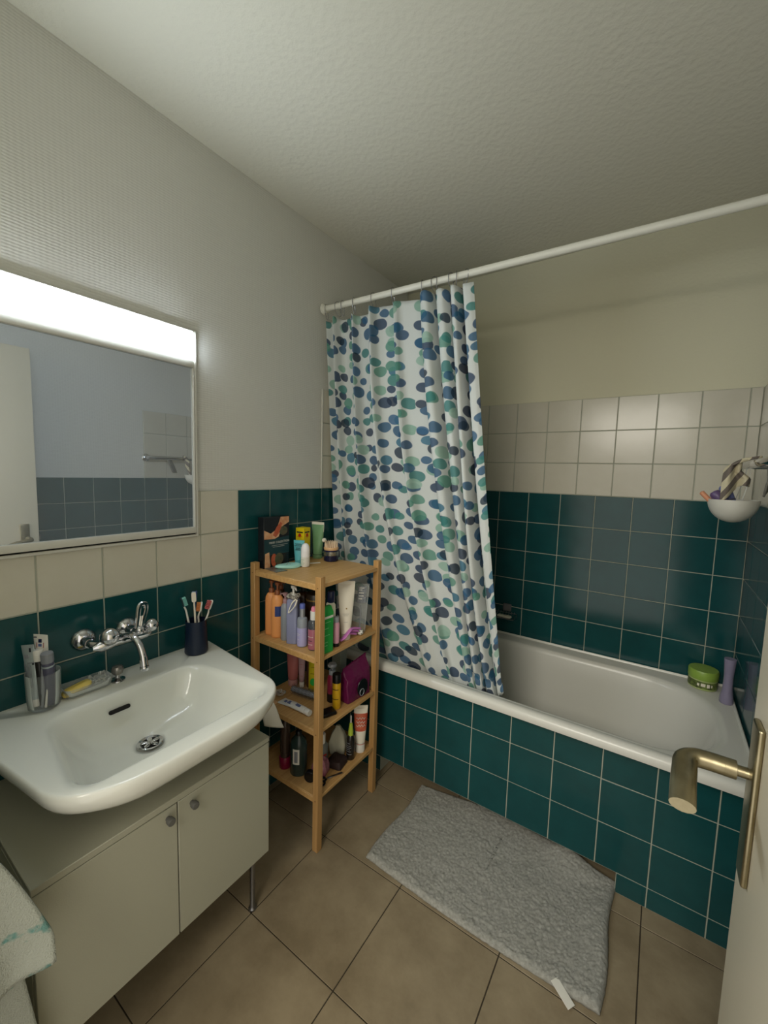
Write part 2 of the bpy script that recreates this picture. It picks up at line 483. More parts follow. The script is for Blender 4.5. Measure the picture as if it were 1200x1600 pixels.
# printed cloth
def curtain_mat():
    m = bpy.data.materials.new('pebble_print_fabric'); m.use_nodes = True
    nt = m.node_tree; L = nt.links.new; N = nt.nodes.new
    b = nt.nodes['Principled BSDF']; out = nt.nodes['Material Output']
    uv = N('ShaderNodeUVMap'); uv.uv_map = 'cloth'
    def ramp(cols):
        r = N('ShaderNodeValToRGB'); r.color_ramp.interpolation = 'CONSTANT'
        els = r.color_ramp.elements
        while len(els) > 1: els.remove(els[-1])
        els[0].position = 0; els[0].color = lin(cols[0])
        for i, c in enumerate(cols[1:], 1):
            e = els.new(i / len(cols)); e.color = lin(c)
        return r
    base = N('ShaderNodeRGB'); base.outputs[0].default_value = lin('#dfe3e0')
    cur = base.outputs[0]
    wob = N('ShaderNodeTexNoise'); wob.inputs['Scale'].default_value = 16; wob.inputs['Detail'].default_value = 1
    L(uv.outputs[0], wob.inputs['Vector'])
    sw = N('ShaderNodeVectorMath'); sw.operation = 'SCALE'; sw.inputs['Scale'].default_value = .010
    L(wob.outputs['Color'], sw.inputs[0])
    for (px, py, off, lo, hi, cols, keep) in (
        (.078, .060, (0.0, 0.0), .27, .42, ['#1f4266', '#2c6288', '#3a7c98', '#2a567c', '#3f8a88', '#6aa392', '#243c58', '#93bdab', '#33688e'], 1.0),
        (.090, .070, (3.37, 7.71), .24, .38, ['#243650', '#5f9e8c', '#2f6a8c', '#203a50', '#a3c6b6', '#2c6288', '#45908a', '#3c6f98'], .72)):
        ad = N('ShaderNodeVectorMath'); ad.operation = 'ADD'
        L(uv.outputs[0], ad.inputs[0]); L(sw.outputs[0], ad.inputs[1])
        mp = N('ShaderNodeMapping'); mp.inputs['Scale'].default_value = (1 / px, 1 / py, 1); mp.inputs['Location'].default_value = (off[0], off[1], 0)
        L(ad.outputs[0], mp.inputs[0])
        v = N('ShaderNodeTexVoronoi'); v.voronoi_dimensions = '2D'; v.inputs['Scale'].default_value = 1; v.inputs['Randomness'].default_value = .62
        L(mp.outputs[0], v.inputs['Vector'])
        sp = N('ShaderNodeSeparateColor'); L(v.outputs['Color'], sp.inputs[0])
        mr = N('ShaderNodeMapRange'); mr.inputs[3].default_value = lo; mr.inputs[4].default_value = hi
        L(sp.outputs[0], mr.inputs[0])
        lt = N('ShaderNodeMath'); lt.operation = 'SUBTRACT'; L(mr.outputs[0], lt.inputs[0]); L(v.outputs['Distance'], lt.inputs[1])
        sc_ = N('ShaderNodeMath'); sc_.operation = 'MULTIPLY'; sc_.use_clamp = True; sc_.inputs[1].default_value = 30; L(lt.outputs[0], sc_.inputs[0])
        kp = N('ShaderNodeMath'); kp.operation = 'LESS_THAN'; kp.inputs[1].default_value = keep; L(sp.outputs[1], kp.inputs[0])
        mk = N('ShaderNodeMath'); mk.operation = 'MULTIPLY'; L(sc_.outputs[0], mk.inputs[0]); L(kp.outputs[0], mk.inputs[1])
        al = N('ShaderNodeMath'); al.operation = 'MULTIPLY'; al.inputs[1].default_value = .9; L(mk.outputs[0], al.inputs[0])
        rp = ramp(cols); L(sp.outputs[2], rp.inputs[0])
        mx = N('ShaderNodeMix'); mx.data_type = 'RGBA'; mx.blend_type = 'MULTIPLY' if keep < 1 else 'MIX'
        if keep < 1:
            # overlapping ink: mix of multiply and cover
            m2 = N('ShaderNodeMix'); m2.data_type = 'RGBA'; m2.blend_type = 'MIX'; m2.inputs[0].default_value = .45
            L(cur, m2.inputs[6]); 
            mu = N('ShaderNodeMix'); mu.data_type = 'RGBA'; mu.blend_type = 'MIX'
            L(al.outputs[0], mu.inputs[0]); L(cur, mu.inputs[6]); L(rp.outputs[0], mu.inputs[7])
            cur = mu.outputs[2]
        else:
            L(al.outputs[0], mx.inputs[0]); L(cur, mx.inputs[6]); L(rp.outputs[0], mx.inputs[7]); cur = mx.outputs[2]
    L(cur, b.inputs['Base Color'])
    b.inputs['Roughness'].default_value = .7
    tl = N('ShaderNodeBsdfTranslucent'); L(cur, tl.inputs['Color'])
    ms = N('ShaderNodeMixShader'); ms.inputs[0].default_value = .3
    L(b.outputs[0], ms.inputs[1]); L(tl.outputs[0], ms.inputs[2]); L(ms.outputs[0], out.inputs['Surface'])
    return m
M_curtain = curtain_mat()

# plan of the cloth at the top: (x, y offset from the rod) knots along its width
top_k = [(.010, .006), (.030, .024), (.052, .020), (.074, -.022), (.082, -.024), (.090, .012), (.112, .026), (.150, .022), (.163, -.018), (.172, -.024), (.182, .014), (.205, .024), (.250, .020), (.262, -.022), (.272, -.026), (.284, .004),
         (.315, .020), (.360, .016), (.372, -.022), (.382, -.018), (.400, .010), (.455, .016), (.488, .018), (.500, -.028), (.530, -.032), (.546, .010), (.556, .032), (.560, -.022), (.586, -.034), (.604, .005), (.600, .032), (.616, .026), (.620, -.028), (.640, -.034),
         (.654, .010), (.648, .032), (.667, .026), (.667, -.026), (.690, -.034), (.706, -.026)]
def bx_(x):
    K = [(0, .006), (.09, .16), (.172, .36), (.272, .56), (.38, .66), (.50, .745), (.60, .80), (.71, .868)]
    for (a, b), (c, d) in zip(K, K[1:]):
        if x <= c: return b + (d - b) * (x - a) / (c - a)
    return K[-1][1]
bot_k = [(bx_(a), b * (.45 + .9 * a)) for a, b in top_k]
NSEG = 9
tp = spline([(a, b, 0) for a, b in top_k], NSEG); bt = spline([(a, b, 0) for a, b in bot_k], NSEG)
ulen = [0]
for i in range(1, len(tp)): ulen.append(ulen[-1] + (bt[i] - bt[i - 1]).length * .5 + (tp[i] - tp[i - 1]).length * .55)
ZTOP, ZBOT = 2.045, .47
rows = 90
bm = NB(); uvl = bm.loops.layers.uv.new('cloth')
grid = []
for r in range(rows + 1):
    v = r / rows
    row = []
    for i in range(len(tp)):
        a, b = tp[i], bt[i]
        ii = i / (len(tp) - 1)
        wr = max(0, min(1, (a.x - .30) / .38)) ** 1.2
        t = (1 - wr) * (.10 * v + .90 * v ** 2.3) + wr * (.85 * v + .15 * v * v)
        x = a.x * (1 - t) + b.x * t
        lean = .012 * math.sin(v * 5 + ii * 9) * v
        x += lean * min(1, 8 * (1 - ii)) * min(1, ii * 8)
        k = .85 + .35 * math.sin(PI * min(1, v * 1.2))
        yo = (a.y * (1 - t) + b.y * t) * (k + .25 * math.sin(ii * 23 + v * 3))
        yb_ = rod_y(a.x) * (1 - v) + (-.612) * v
        z = ZTOP + (rod_z(a.x) - 2.083) + (0) 
        sag = -.006 * abs(math.sin(ii * 31)) - (.012 if ii < .35 else 0)
        zb = ZBOT + .035 * max(0, (ii - .75) / .25) ** 2 * 1.9
        z = (z + sag) * (1 - v) + zb * v
        y = yb_ + yo
        if z < .58: y = max(y, -.628 + .3 * max(0, .54 - z))
        row.append(bm.verts.new((x, y, z)))
    grid.append(row)
for r in range(rows):
    for i in range(len(tp) - 1):
        f = bm.faces.new((grid[r][i], grid[r][i + 1], grid[r + 1][i + 1], grid[r + 1][i]))
        for lp, (rr_, i_) in zip(f.loops, ((r, i), (r, i + 1), (r + 1, i + 1), (r + 1, i))):
            lp[uvl].uv = (ulen[i_], 1.6 * (1 - rr_ / rows))
cur = obj('shower_curtain', bm, M_curtain, ang=180)
sol = cur.modifiers.new('thickness', 'SOLIDIFY'); sol.thickness = .0007
tag(cur, 'white shower curtain printed with blue and green pebbles, hanging into the tub', 'curtain')

def hook_bm():
    bm = NB()
    pts = []
    for k in range(15):
        a = math.radians(-50 + k * 18)
        pts.append((0, .0175 * math.cos(a), .0175 * math.sin(a)))
    pts = [(0, .004, -.045), (0, .014, -.040), (0, .017, -.030)] + pts + [(0, -.014, -.022), (0, -.004, -.034), (0, .002, -.044)]
    tube(bm, spline(pts, 2), .0012, 6)
    return bm
hk = None
hooks = [(.018, .25), (.082, -.3), (.108, .2), (.168, .25), (.268, -.1), (.362, .15), (.492, .3), (.545, -.5), (.552, .5), (.612, -.3), (.632, .4), (.668, .9)]
for i, (hx, rz) in enumerate(hooks):
    if hk is None:
        hk = obj('curtain_hook', hook_bm(), M_steel); o = hk
    else:
        o = hk.copy(); COL.objects.link(o)
    o.location = (hx, rod_y(hx), rod_z(hx)); o.rotation_euler = (0, 0, rz)
    where = ['nearest the left wall', 'second from the left wall', 'third from the left wall', 'fourth from the left wall', 'fifth from the left wall', 'sixth from the left wall',
             'at the start of the bunched folds', 'left one of a crossing pair', 'right one of a crossing pair', 'third from the open edge of the curtain', 'second from the open edge of the curtain', 'at the open right edge of the curtain'][i]
    tag(o, 'wire curtain hook on the white rod, ' + where, 'curtain hook', 'curtain hooks on the shower rod')

# ------------------------------------------------------------------ mirror cabinet with lamp
mc = thing('mirror_cabinet', 'wide mirror cabinet with white frame and bright tube light, above the washbasin', 'mirror cabinet')
bm = NB()
def hollow(bm, x0, x1, y0, y1, z0, z1, t, bev=.0015):
    box(bm, (x0, y0, z0), (x1, y0 + t, z1), bev, 1); box(bm, (x0, y1 - t, z0), (x1, y1, z1), bev, 1)
    box(bm, (x0, y0 + t, z0), (x1, y1 - t, z0 + t), bev, 1); box(bm, (x0, y0 + t, z1 - t), (x1, y1 - t, z1), bev, 1)
hollow(bm, .001, .012, MY0, MY1, MZ0, MZ1, .008)
obj('outer_frame', bm, M_frame, mc)
bm = NB(); box(bm, (.0008, MY0 + .008, MZ0 + .008), (.003, MY1 - .008, MZ1 - .008)); obj('back_panel', bm, M_dark, mc)
bm = NB()
box(bm, (.003, MY0 + .01, 1.146), (.016, MY1 - .0105, 1.166), .002, 2)
box(bm, (.003, MY0 + .01, 1.690), (.016, MY1 - .0105, 1.716), .002, 2)
box(bm, (.003, MY1 - .0135, 1.166), (.014, MY1 - .0105, 1.690), .0008, 1)
obj('mirror_frame', bm, M_frame, mc)
bm = NB(); box(bm, (.003, MY0 + .01, 1.166), (.006, MY1 - .0135, 1.690))
tag(obj('mirror_glass', bm, M_mirror, mc, smooth=False), 'clear reflecting mirror pane')
M_lamp = mat('lamp_diffuser', '#f4f6fa', .4, emit=((.80, .90, 1.0), LAMP_STRENGTH))
bm = NB()
prof = [(.003, 1.722), (.018, 1.722), (.022, 1.725), (.024, 1.750), (.023, 1.782), (.018, 1.797), (.003, 1.799)]
ya, yb2 = MY0 + .012, MY1 - .012
a_ = [bm.verts.new((x, ya, z)) for x, z in prof]; b_ = [bm.verts.new((x, yb2, z)) for x, z in prof]
for i in range(len(prof)):
    j = (i + 1) % len(prof); bm.faces.new((a_[i], a_[j], b_[j], b_[i]))
bm.faces.new(a_); bm.faces.new(b_[::-1])
tag(obj('lamp_diffuser', bm, M_lamp, mc), 'glowing white lamp cover')

# ------------------------------------------------------------------ washbasin
CY = -1.632; ZS = .752
sink = thing('washbasin', 'large white ceramic washbasin fixed to the tiled wall above the cabinet', 'washbasin')
bm = NB()
def so(e, z, drop=0):
    c = [(.001, CY - .322 + e), (.001, CY + .322 - e), (.503 - e, CY + .262 - e), (.503 - e, CY - .262 + e)]
    pts = rpoly(c, [.012, .012, .115, .115], 10, 12, z)
    for p in pts: p.x = min(.503 - e, p.x + .014 * max(0, (p.x - .38) / .12) * (1 - min(1, abs(p.y - CY) / .2) ** 2) - .012 * max(0, (p.x - .38) / .12)) if e >= 0 else p.x
    return pts
def si(e, z, back=0, shift=0):
    c = [(.128 + e * .7 + back, CY - .188 + e), (.128 + e * .7 + back, CY + .188 - e), (.446 - e, CY + .243 - e * 1.25), (.446 - e, CY - .243 + e * 1.25)]
    return rpoly(c, [.055, .055, .062, .062], 10, 12, z)
def disk(cx, cy, r, z, ref):
    n = len(ref); out = []
    for p in ref:
        d = Vector((p.x - cx, p.y - cy)); d.normalize(); out.append(Vector((cx + d.x * r, cy + d.y * r, z)))
    return out
rs = [so(.20, .582), so(.175, .605), so(.110, .640), so(.052, .668), so(.030, .685), so(.014, .702), so(.005, .718), so(.001, .732), so(.0, .742), so(.001, .7475), so(.0028, .7508), so(.005, .752), so(.010, .7522),
      si(-.010, .7525), si(-.004, .7515), si(.003, .747), si(.010, .738), si(.018, .722), si(.028, .700), si(.040, .678), si(.058, .658), si(.082, .642)]
ref = rs[-1]
DRX, DRY = .237, CY
rs += [disk(DRX, DRY, .045, .634, ref), disk(DRX, DRY, .033, .631, ref), disk(DRX, DRY, .031, .625, ref)]
rings(bm, rs, cap0=True, cap1=True)
obj('basin', bm, M_ceramic, sink, ang=60)
bm = NB()
lathe(bm, [(.020, -.004), (.030, -.001), (.0315, .0015), (.029, .003), (.022, .0005), (.022, -.004)], 28, T(DRX, DRY, .6355))
obj('drain_ring', bm, M_chrome, sink)
bm = NB()
lathe(bm, [(.021, -.006), (.021, -.0045)], 20, T(DRX, DRY, .638)); obj('drain_hole', bm, M_dark, sink)
bm = NB()
for k in range(5):
    a = k * 2 * PI / 5 + .3
    M = T(DRX, DRY, .6375) @ Rz(a)
    pr = [(.003, .0022), (.008, .0045), (.014, .0062), (.019, .006), (.0225, .003)]
    rs = []
    for x, wd in pr: rs.append([M @ Vector((x, wd * math.cos(q * PI / 4), .0018 * math.sin(q * PI / 4))) for q in range(8)])
    rings(bm, rs)
lathe(bm, [(.001, .004), (.004, .003), (.005, -.001)], 12, T(DRX, DRY, .6365))
obj('flower_strainer', bm, M_chrome, sink)
bm = NB()
c = rpoly([(-.026, -.0055), (.026, -.0055), (.026, .0055), (-.026, .0055)], .005, 4, 5)
M = T(.1515, CY - .035, .7145) @ Rz(PI / 2) @ Rx(math.radians(68))
rings(bm, [[M @ (p * s_ + Vector((0, 0, z))) for p in c] for s_, z in ((1, -.003), (1, .0012), (.94, .0018))])
tag(obj('overflow_slot', bm, M_dark, sink), 'dark overflow slot')

# ------------------------------------------------------------------ vanity cabinet
VY0, VY1, VX, VZ0, VZ1 = -1.931, -1.371, .40, .205, .578
cab = thing('vanity_cabinet', 'low white two door cabinet on thin legs standing under the washbasin', 'cabinet', (0, 0, 0))
bm = NB()
box(bm, (.004, VY0, VZ0), (VX - .018, VY0 + .016, VZ1 - .016), .001, 1)
box(bm, (.004, VY1 - .016, VZ0), (VX - .018, VY1, VZ1 - .016), .001, 1)
box(bm, (.004, VY0 + .016, VZ0), (VX - .018, VY1 - .016, VZ0 + .016), .001, 1)
box(bm, (.004, VY0 + .016, VZ0 + .016), (.010, VY1 - .016, VZ1 - .016))
obj('body', bm, M_cab, cab)
bm = NB(); box(bm, (.004, VY0, VZ1 - .016), (VX + .001, VY1, VZ1), .0015, 1); obj('top_board', bm, M_cab, cab)
for a, b, ky in ((VY0 + .001, -1.6525, -1.675), (-1.6495, VY1 - .001, -1.615)):
    bm = NB(); box(bm, (VX - .017, a, VZ0 + .002), (VX, b, VZ1 - .018), .0012, 1); dd = obj('door', bm, M_cab, cab)
    bm = NB(); lathe(bm, [(.006, 0), (.006, .006), (.009, .008), (.0095, .018), (.008, .0205), (.001, .021)], 20, T(VX, ky, .535) @ Ry(PI / 2))
    tag(obj('knob', bm, M_knob, dd), 'small grey knob')
for lx, ly in ((.352, -1.395), (.352, -1.905), (.05, -1.395), (.05, -1.905)):
    bm = NB(); lathe(bm, [(.012, 0), (.013, .006), (.008, .014), (.008, VZ0 - .006), (.016, VZ0 - .004), (.016, VZ0)], 16, T(lx, ly, 0)); obj('leg', bm, M_steel, cab)

# ------------------------------------------------------------------ bamboo rack
rack = thing('shelf_rack', 'bamboo rack of four open shelves crowded with toiletries, beside the tub', 'shelf')
PA, PB, PC, PD = (.374, -1.130), (.370, -.786), (.034, -1.130), (.034, -.786)
for px, py in (PA, PB, PC, PD):
    bm = NB(); box(bm, (px - .0125, py - .0125, 0), (px + .0125, py + .0125, 1.010), .0015, 1); obj('post', bm, M_bamboo_z, rack)
SH = [.982, .722, .457, .206]
for z in SH:
    bm = NB()
    x0, x1, y0, y1 = .0215, .3865, -1.1425, -.7735
    # board notched round the posts
    box(bm, (x0 + .026, y0 + .006, z - .013), (x1 - .026, y1 - .006, z), .001, 1)
    box(bm, (x0 + .006, y0 + .0255, z - .013), (x0 + .026, y1 - .0255, z), .001, 1)
    box(bm, (x1 - .026, y0 + .0255, z - .013), (x1 - .006, y1 - .0255, z), .001, 1)
    sh = obj('shelf_board', bm, M_bamboo, rack)
    for ya, yb in ((y0 + .002, y0 + .014), (y1 - .014, y1 - .002)):
        bm = NB(); box(bm, (x0 + .0255, ya, z - .021), (x1 - .0255, yb, z - .001), .001, 1)
        obj('cross_rail', bm, M_bamboo, sh)
M_dowel = mat('dowel_dark', '#4f3518', .6)
for px, py in (PA, PC):
    for z in SH:
        bm = NB(); lathe(bm, [(.002, 0), (.0018, .0006)], 8, T(px, py - .0125, z - .011) @ Rx(PI / 2)); obj('dowel', bm, M_dowel, rack)

# ------------------------------------------------------------------ bath mat
bm = NB()
mx0, mx1, my0, my1 = .538, 1.282, -1.052, -.645
nx, ny = 230, 128
def mat_xy(u, v):
    x = mx0 + (mx1 - mx0) * u; y = my0 + (my1 - my0) * v
    y += .078 * math.exp(-((u - .47) / .33) ** 2) * v ** 3 * .8 - .012 * math.sin(PI * u) * (1 - v)
    y -= .03 * (1 - v) * (1 - u) ** 4 * 0
    x += .006 * math.sin(v * 7) * (1 if u > .5 else -1)
    # rounded corners
    return x, y
V = []
for j in range(ny + 1):
    r_ = []
    for i in range(nx + 1):
        u, v = i / nx, j / ny
        x, y = mat_xy(u, v)
        e = min(u * (mx1 - mx0), (1 - u) * (mx1 - mx0), v * .4, (1 - v) * .4)
        p = Vector((x, y, 0))
        h = .016 + .003 * noise.noise(p * 11) + .0026 * noise.noise(p * 32) + .0022 * noise.noise(p * 80) + .0052 * noise.noise(p * 210)
        h = .004 + (h - .004) * min(1, e / .012) ** .5
        bulge = .030 * math.exp(-((u - .80) / .10) ** 2 - ((v - .97) / .14) ** 2) + .012 * math.exp(-((u - .97) / .05) ** 2 - ((v - .5) / .5) ** 2)
        jx = .0015 * noise.noise(p * 120 + Vector((5, 0, 0))); jy = .0015 * noise.noise(p * 120 + Vector((0, 9, 0)))
        r_.append(bm.verts.new((x + jx, y + jy, h + bulge)))
    V.append(r_)
for j in range(ny):
    for i in range(nx): bm.faces.new((V[j][i], V[j][i + 1], V[j + 1][i + 1], V[j + 1][i]))
edge = [V[0][i] for i in range(nx + 1)] + [V[j][nx] for j in range(1, ny + 1)] + [V[ny][i] for i in range(nx - 1, -1, -1)] + [V[j][0] for j in range(ny - 1, 0, -1)]
low = [bm.verts.new((v.co.x, v.co.y, max(.001, v.co.z - .012))) for v in edge]
for i in range(len(edge)):
    j = (i + 1) % len(edge); bm.faces.new((edge[j], edge[i], low[i], low[j]))
bm.faces.new(low)
M_mat = mat('grey_shag_pile', '#a09f96', .95, bump=(900, .003, 2), mottle=('#c2c2ba', 110, .9))
matt = thing('bath_mat', 'pale grey shaggy bath mat lying on the floor along the tub', 'bath mat')
obj('pile', bm, M_mat, matt, recalc=True, ang=180)
bm = NB(); box(bm, (-.012, -.03, 0), (.012, .03, .0015), .0005, 1, M=T(1.195, -1.066, .012) @ Rz(1.0) @ Rx(.15))
tag(obj('care_tag', bm, M_text_w, matt), 'small white care tag')

# ================================================================== toiletries: builders
def label_band(name, parent, rx, ry, z0, z1, m, a0=-PI, a1=PI, lab=None, off=.0006, n=28):
    """a printed label wrapped round a round or oval body"""
    bm = NB()
    ra = [[Vector(((rx + o_) * math.cos(a0 + (a1 - a0) * i / n), (ry + o_) * math.sin(a0 + (a1 - a0) * i / n), z)) for i in range(n + 1)]
          for z, o_ in ((z0, 0), (z0, off), (z1, off), (z1, 0))]
    rings(bm, ra, False, False, closed=False)
    return tag(obj(name, bm, m, parent), lab)

def turned(name, prof, m, parent, n=24, sx=1, sy=1, M=None, lab=None, cap0=True):
    bm = NB(); lathe(bm, prof, n, M, sx, sy, cap0)
    return tag(obj(name, bm, m, parent), lab)

def pump_head(parent, z, r, m, ang=0, h=.05, reach=.034, neck=.006):
    turned('pump_collar', [(r, z), (r, z + .014), (r * .8, z + .017)], m, parent)
    bm = NB()
    lathe(bm, [(.0042, z + .015), (.0042, z + h - .012), (neck + .003, z + h - .011), (neck + .004, z + h - .002), (neck + .002, z + h)], 16)
    M = Rz(ang)
    rs = []
    for t, ww, zz in ((0, .0065, 0), (.4, .0055, .0008), (.85, .004, -.001), (1, .003, -.0055)):
        rs.append([M @ Vector((reach * t, ww * math.cos(q * PI / 4), z + h - .005 + zz + .0032 * math.sin(q * PI / 4))) for q in range(8)])
    rings(bm, rs)
    obj('pump_head', bm, m, parent)

def squeeze_tube(parent, w, h, cap_h, m, mcap, cap_r=None, up=False, thick=None, body='body', rtop=.6):
    """tube standing on its cap: round at the cap, flattened to a crimp at the top"""
    cr = cap_r or w * .36; th = thick or w * .34
    turned('cap', [(cr * .96, 0), (cr, .002), (cr, cap_h - .002), (cr * .97, cap_h)], mcap, parent)
    bm = NB(); n = 28; rs = []
    for t in (0, .02, .08, .2, .4, .6, .8, .92, .935, 1):
        a = cr * .98 + (w / 2 - cr * .98) * min(1, t * 1.15) ** .8
        b = cr * .98 * (1 - t) ** .7 + .0012
        if t == 0: a = b = cr * .8
        if t > .93: b = .0011
        z = cap_h + (h - cap_h) * t
        rs.append([Vector((a * math.cos(2 * PI * i / n), b * math.sin(2 * PI * i / n), z)) for i in range(n)])
    rings(bm, rs)
    return obj(body, bm, m, parent)

def stripe_lines(parent, name, rows, x0, x1, y, m, dz=.0012):
    """rows of fine unreadable print as thin raised bars: list of (z, x-start fraction, x-end fraction)"""
    for z, f0, f1 in rows:
        bm = NB(); box(bm, (x0 + (x1 - x0) * f0, y - .0003, z - dz / 2), (x0 + (x1 - x0) * f1, y, z + dz / 2))
        obj(name, bm, m, parent, smooth=False)

C_ = mat
m_orange = C_('apricot_plastic', '#e39a5c', .35); m_amber = C_('brown_plastic', '#8a5030', .35)
m_clearg = C_('hazy_clear_plastic', '#b9c0c8', .15, trans=.45); m_lilac = C_('grey_lilac_liquid', '#8f93b2', .2, trans=.15)
m_lilac2 = C_('pale_lilac_plastic', '#a9a6d0', .3); m_pinkliq = C_('dusky_pink_liquid', '#b06a7a', .25, trans=.1)
m_white = C_('white_plastic', '#dedcd4', .35); m_pinkcap = C_('pink_plastic', '#e88aa4', .3); m_smoke = C_('smoky_clear_plastic', '#6b7076', .1, trans=.6)
m_navy = C_('navy_plastic', '#1a2348', .3); m_green = C_('bright_green_card', '#1f9a3c', .5); m_silver = C_('silver_plastic', '#a9abb0', .3, .6)
m_brown = C_('dark_brown_plastic', '#3a2417', .3); m_gold = C_('dull_gold', '#8d7440', .35, .6)
m_yellow = C_('yellow_card', '#e8cf12', .45); m_red = C_('red_print', '#b8221c', .5); m_tealp = C_('aqua_plastic', '#5fb6bd', .35)
m_mint = C_('mint_plastic', '#a9ded2', .35); m_pinkf = C_('pink_orchid_plastic', '#c77ac0', .35); m_mag = C_('magenta_wrapper', '#601642', .25, bump=(60, .004, 3))
m_greent = C_('sage_green_tube', '#6f9a6e', .35, mottle=('#86ac80', 8, .5)); m_cream = C_('cream_plastic', '#e6dfce', .4)
m_olive = C_('yellow_green_plastic', '#b8a91c', .35); m_rose = C_('rose_brown_plastic', '#a5605c', .35)
m_beige = C_('beige_silicone', '#e3b98a', .45); m_grey = C_('grey_satin_plastic', '#7f8288', .3); m_cardb = C_('black_glossy_card', '#15181c', .25)

# ---------------------------------------------------------------- top board (z = .982)
zt_ = SH[0]
t = thing('sheet_mask_box', 'dark upright picture box with peach band, at the wall end of the rack top', 'box', (.043, -1.045, zt_), PI / 2)
bm = NB(); box(bm, (-.064, -.016, 0), (.066, .018, .200), .0008, 1); obj('carton', bm, m_cardb, t)
m_peach = C_('peach_print', '#c98a5e', .4, mottle=('#d9b08a', 40, .9)); m_rust = C_('rust_print', '#a8442c', .4, mottle=('#c9704a', 60, .8)); m_moss = C_('moss_print', '#3c4a34', .4, mottle=('#6c5c48', 50, .9)); m_tealprint = C_('deep_teal_print', '#12383f', .4)
def plate(parent, name, pts, y, m, th=.0004):
    bm = NB(); a = [bm.verts.new((x, y, z)) for x, z in pts]; b = [bm.verts.new((x, y - th, z)) for x, z in pts]
    bm.faces.new(a); bm.faces.new(b[::-1])
    for i in range(len(pts)):
        j = (i + 1) % len(pts); bm.faces.new((a[i], a[j], b[j], b[i]))
    return obj(name, bm, m, parent, smooth=False)
yf = -.0161
plate(t, 'printed_face', [(-.062, .115), (-.062, .15), (-.03, .135), (0, .15), (.02, .198), (.064, .198), (.064, .175), (.03, .16), (.01, .12), (-.01, .112)], yf, m_peach)
plate(t, 'printed_face', [(-.02, .128), (-.005, .118), (.012, .135), (.028, .170), (.02, .178), (-.002, .158)], yf - .0004, m_rust)
plate(t, 'printed_face', [(-.062, .05), (-.062, .112), (.064, .118), (.064, .05)], yf, m_tealprint)
plate(t, 'printed_face', [(-.06, .0), (-.058, .058), (-.038, .062), (-.032, 0.0)], yf - .0004, m_peach)
plate(t, 'printed_face', [(.012 + .022 * math.cos(a), .03 + .024 * math.sin(a)) for a in [k * PI / 8 for k in range(16)]], yf - .0004, m_moss)
plate(t, 'printed_face', [(-.014 + .014 * math.cos(a), .028 + .026 * math.sin(a)) for a in [k * PI / 8 for k in range(16)]], yf - .0003, m_rust)
plate(t, 'printed_face', [(.034 + .022 * math.cos(a), .142 + .018 * math.sin(a)) for a in [k * PI / 8 for k in range(16)]], yf - .0002, m_moss)
lettering('lettering', 'MASK COLLECTION', .0115, M_text_w, t, T(.014, yf - .0004, .098) @ FACE_Y)
stripe_lines(t, 'fine_print', [(.086, .25, .95), (.080, .30, .80)], -.055, .064, yf - .0003, M_text_w, .0009)

t = thing('yellow_carton', 'bright yellow carton with red emblem, standing on the rack top', 'box', (.052, -.893, zt_), math.radians(8))
bm = NB(); box(bm, (-.021, -.023, 0), (.021, .023, .142), .0006, 1); obj('carton', bm, m_yellow, t)
for fx_, M in ((0, T(0, -.0232, .113) @ FACE_Y), (1, T(.0212, 0, .113) @ FACE_X)):
    bm = NB()
    for k in range(7):
        a = -PI / 2 + (k - 3) * .32; l = .014 if k % 2 else .019
        d = Vector((math.cos(a), math.sin(a), 0)); q = Vector((-d.y, d.x, 0)) * .0022
        vv = [bm.verts.new(M @ p) for p in (q, d * l, -q)]; bm.faces.new(vv)
    lathe(bm, [(.007, -.0001), (.007, .0003)], 14, M @ T(0, -.001, 0))
    tag(obj('emblem', bm, m_red, t, smooth=False), 'red spiky emblem')
    bm = NB(); box(bm, (-.016, .008, 0), (.016, .0135, .0004), M=M); obj('printed_bar', bm, M_text_k, t, smooth=False)
for z in (.075, .03): 
    bm = NB(); box(bm, (.0211, -.017, z), (.0214, .017, z + .001)); obj('printed_line', bm, m_gold, t, smooth=False)

t = thing('cream_tube', 'pale green fading cosmetic tube behind the yellow carton', 'tube', (.066, -.817, zt_), math.radians(12))
squeeze_tube(t, .062, .160, .016, m_greent, m_greent, .021)
bm = NB(); n = 28
rs = []
for tt, a in ((.118, .0300), (.128, .0306), (.150, .0313), (.1605, .0313)):
    bb = .0050 * (.1605 - tt) / .04 + .0018
    rs.append([Vector((a * math.cos(2 * PI * i / n), bb * math.sin(2 * PI * i / n), tt)) for i in range(n)])
rings(bm, rs); tag(obj('crimped_end', bm, m_cream, t), 'whitish upper end')
stripe_lines(t, 'fine_print', [(.136, .35, .65)], -.03, .03, -.0062, M_text_k)

t = thing('hand_cream_tube', 'small aqua tube with dark scribble standing before the picture box', 'tube', (.089, -.952, zt_), math.radians(28))
squeeze_tube(t, .046, .098, .014, m_tealp, m_tealp, .0165)
bm = NB()
for k, (z, wd) in enumerate(((.084, .026), (.077, .03), (.068, .018), (.061, .022))):
    pts = [(-wd / 2 + wd * i / 12, -.0105 - .0001 * k - (.098 - z) * .13, z + .0022 * math.sin(i * 2.1 + k)) for i in range(13)]
    tube(bm, pts, .0011, 5)
obj('scribble_print', bm, M_text_k, t)

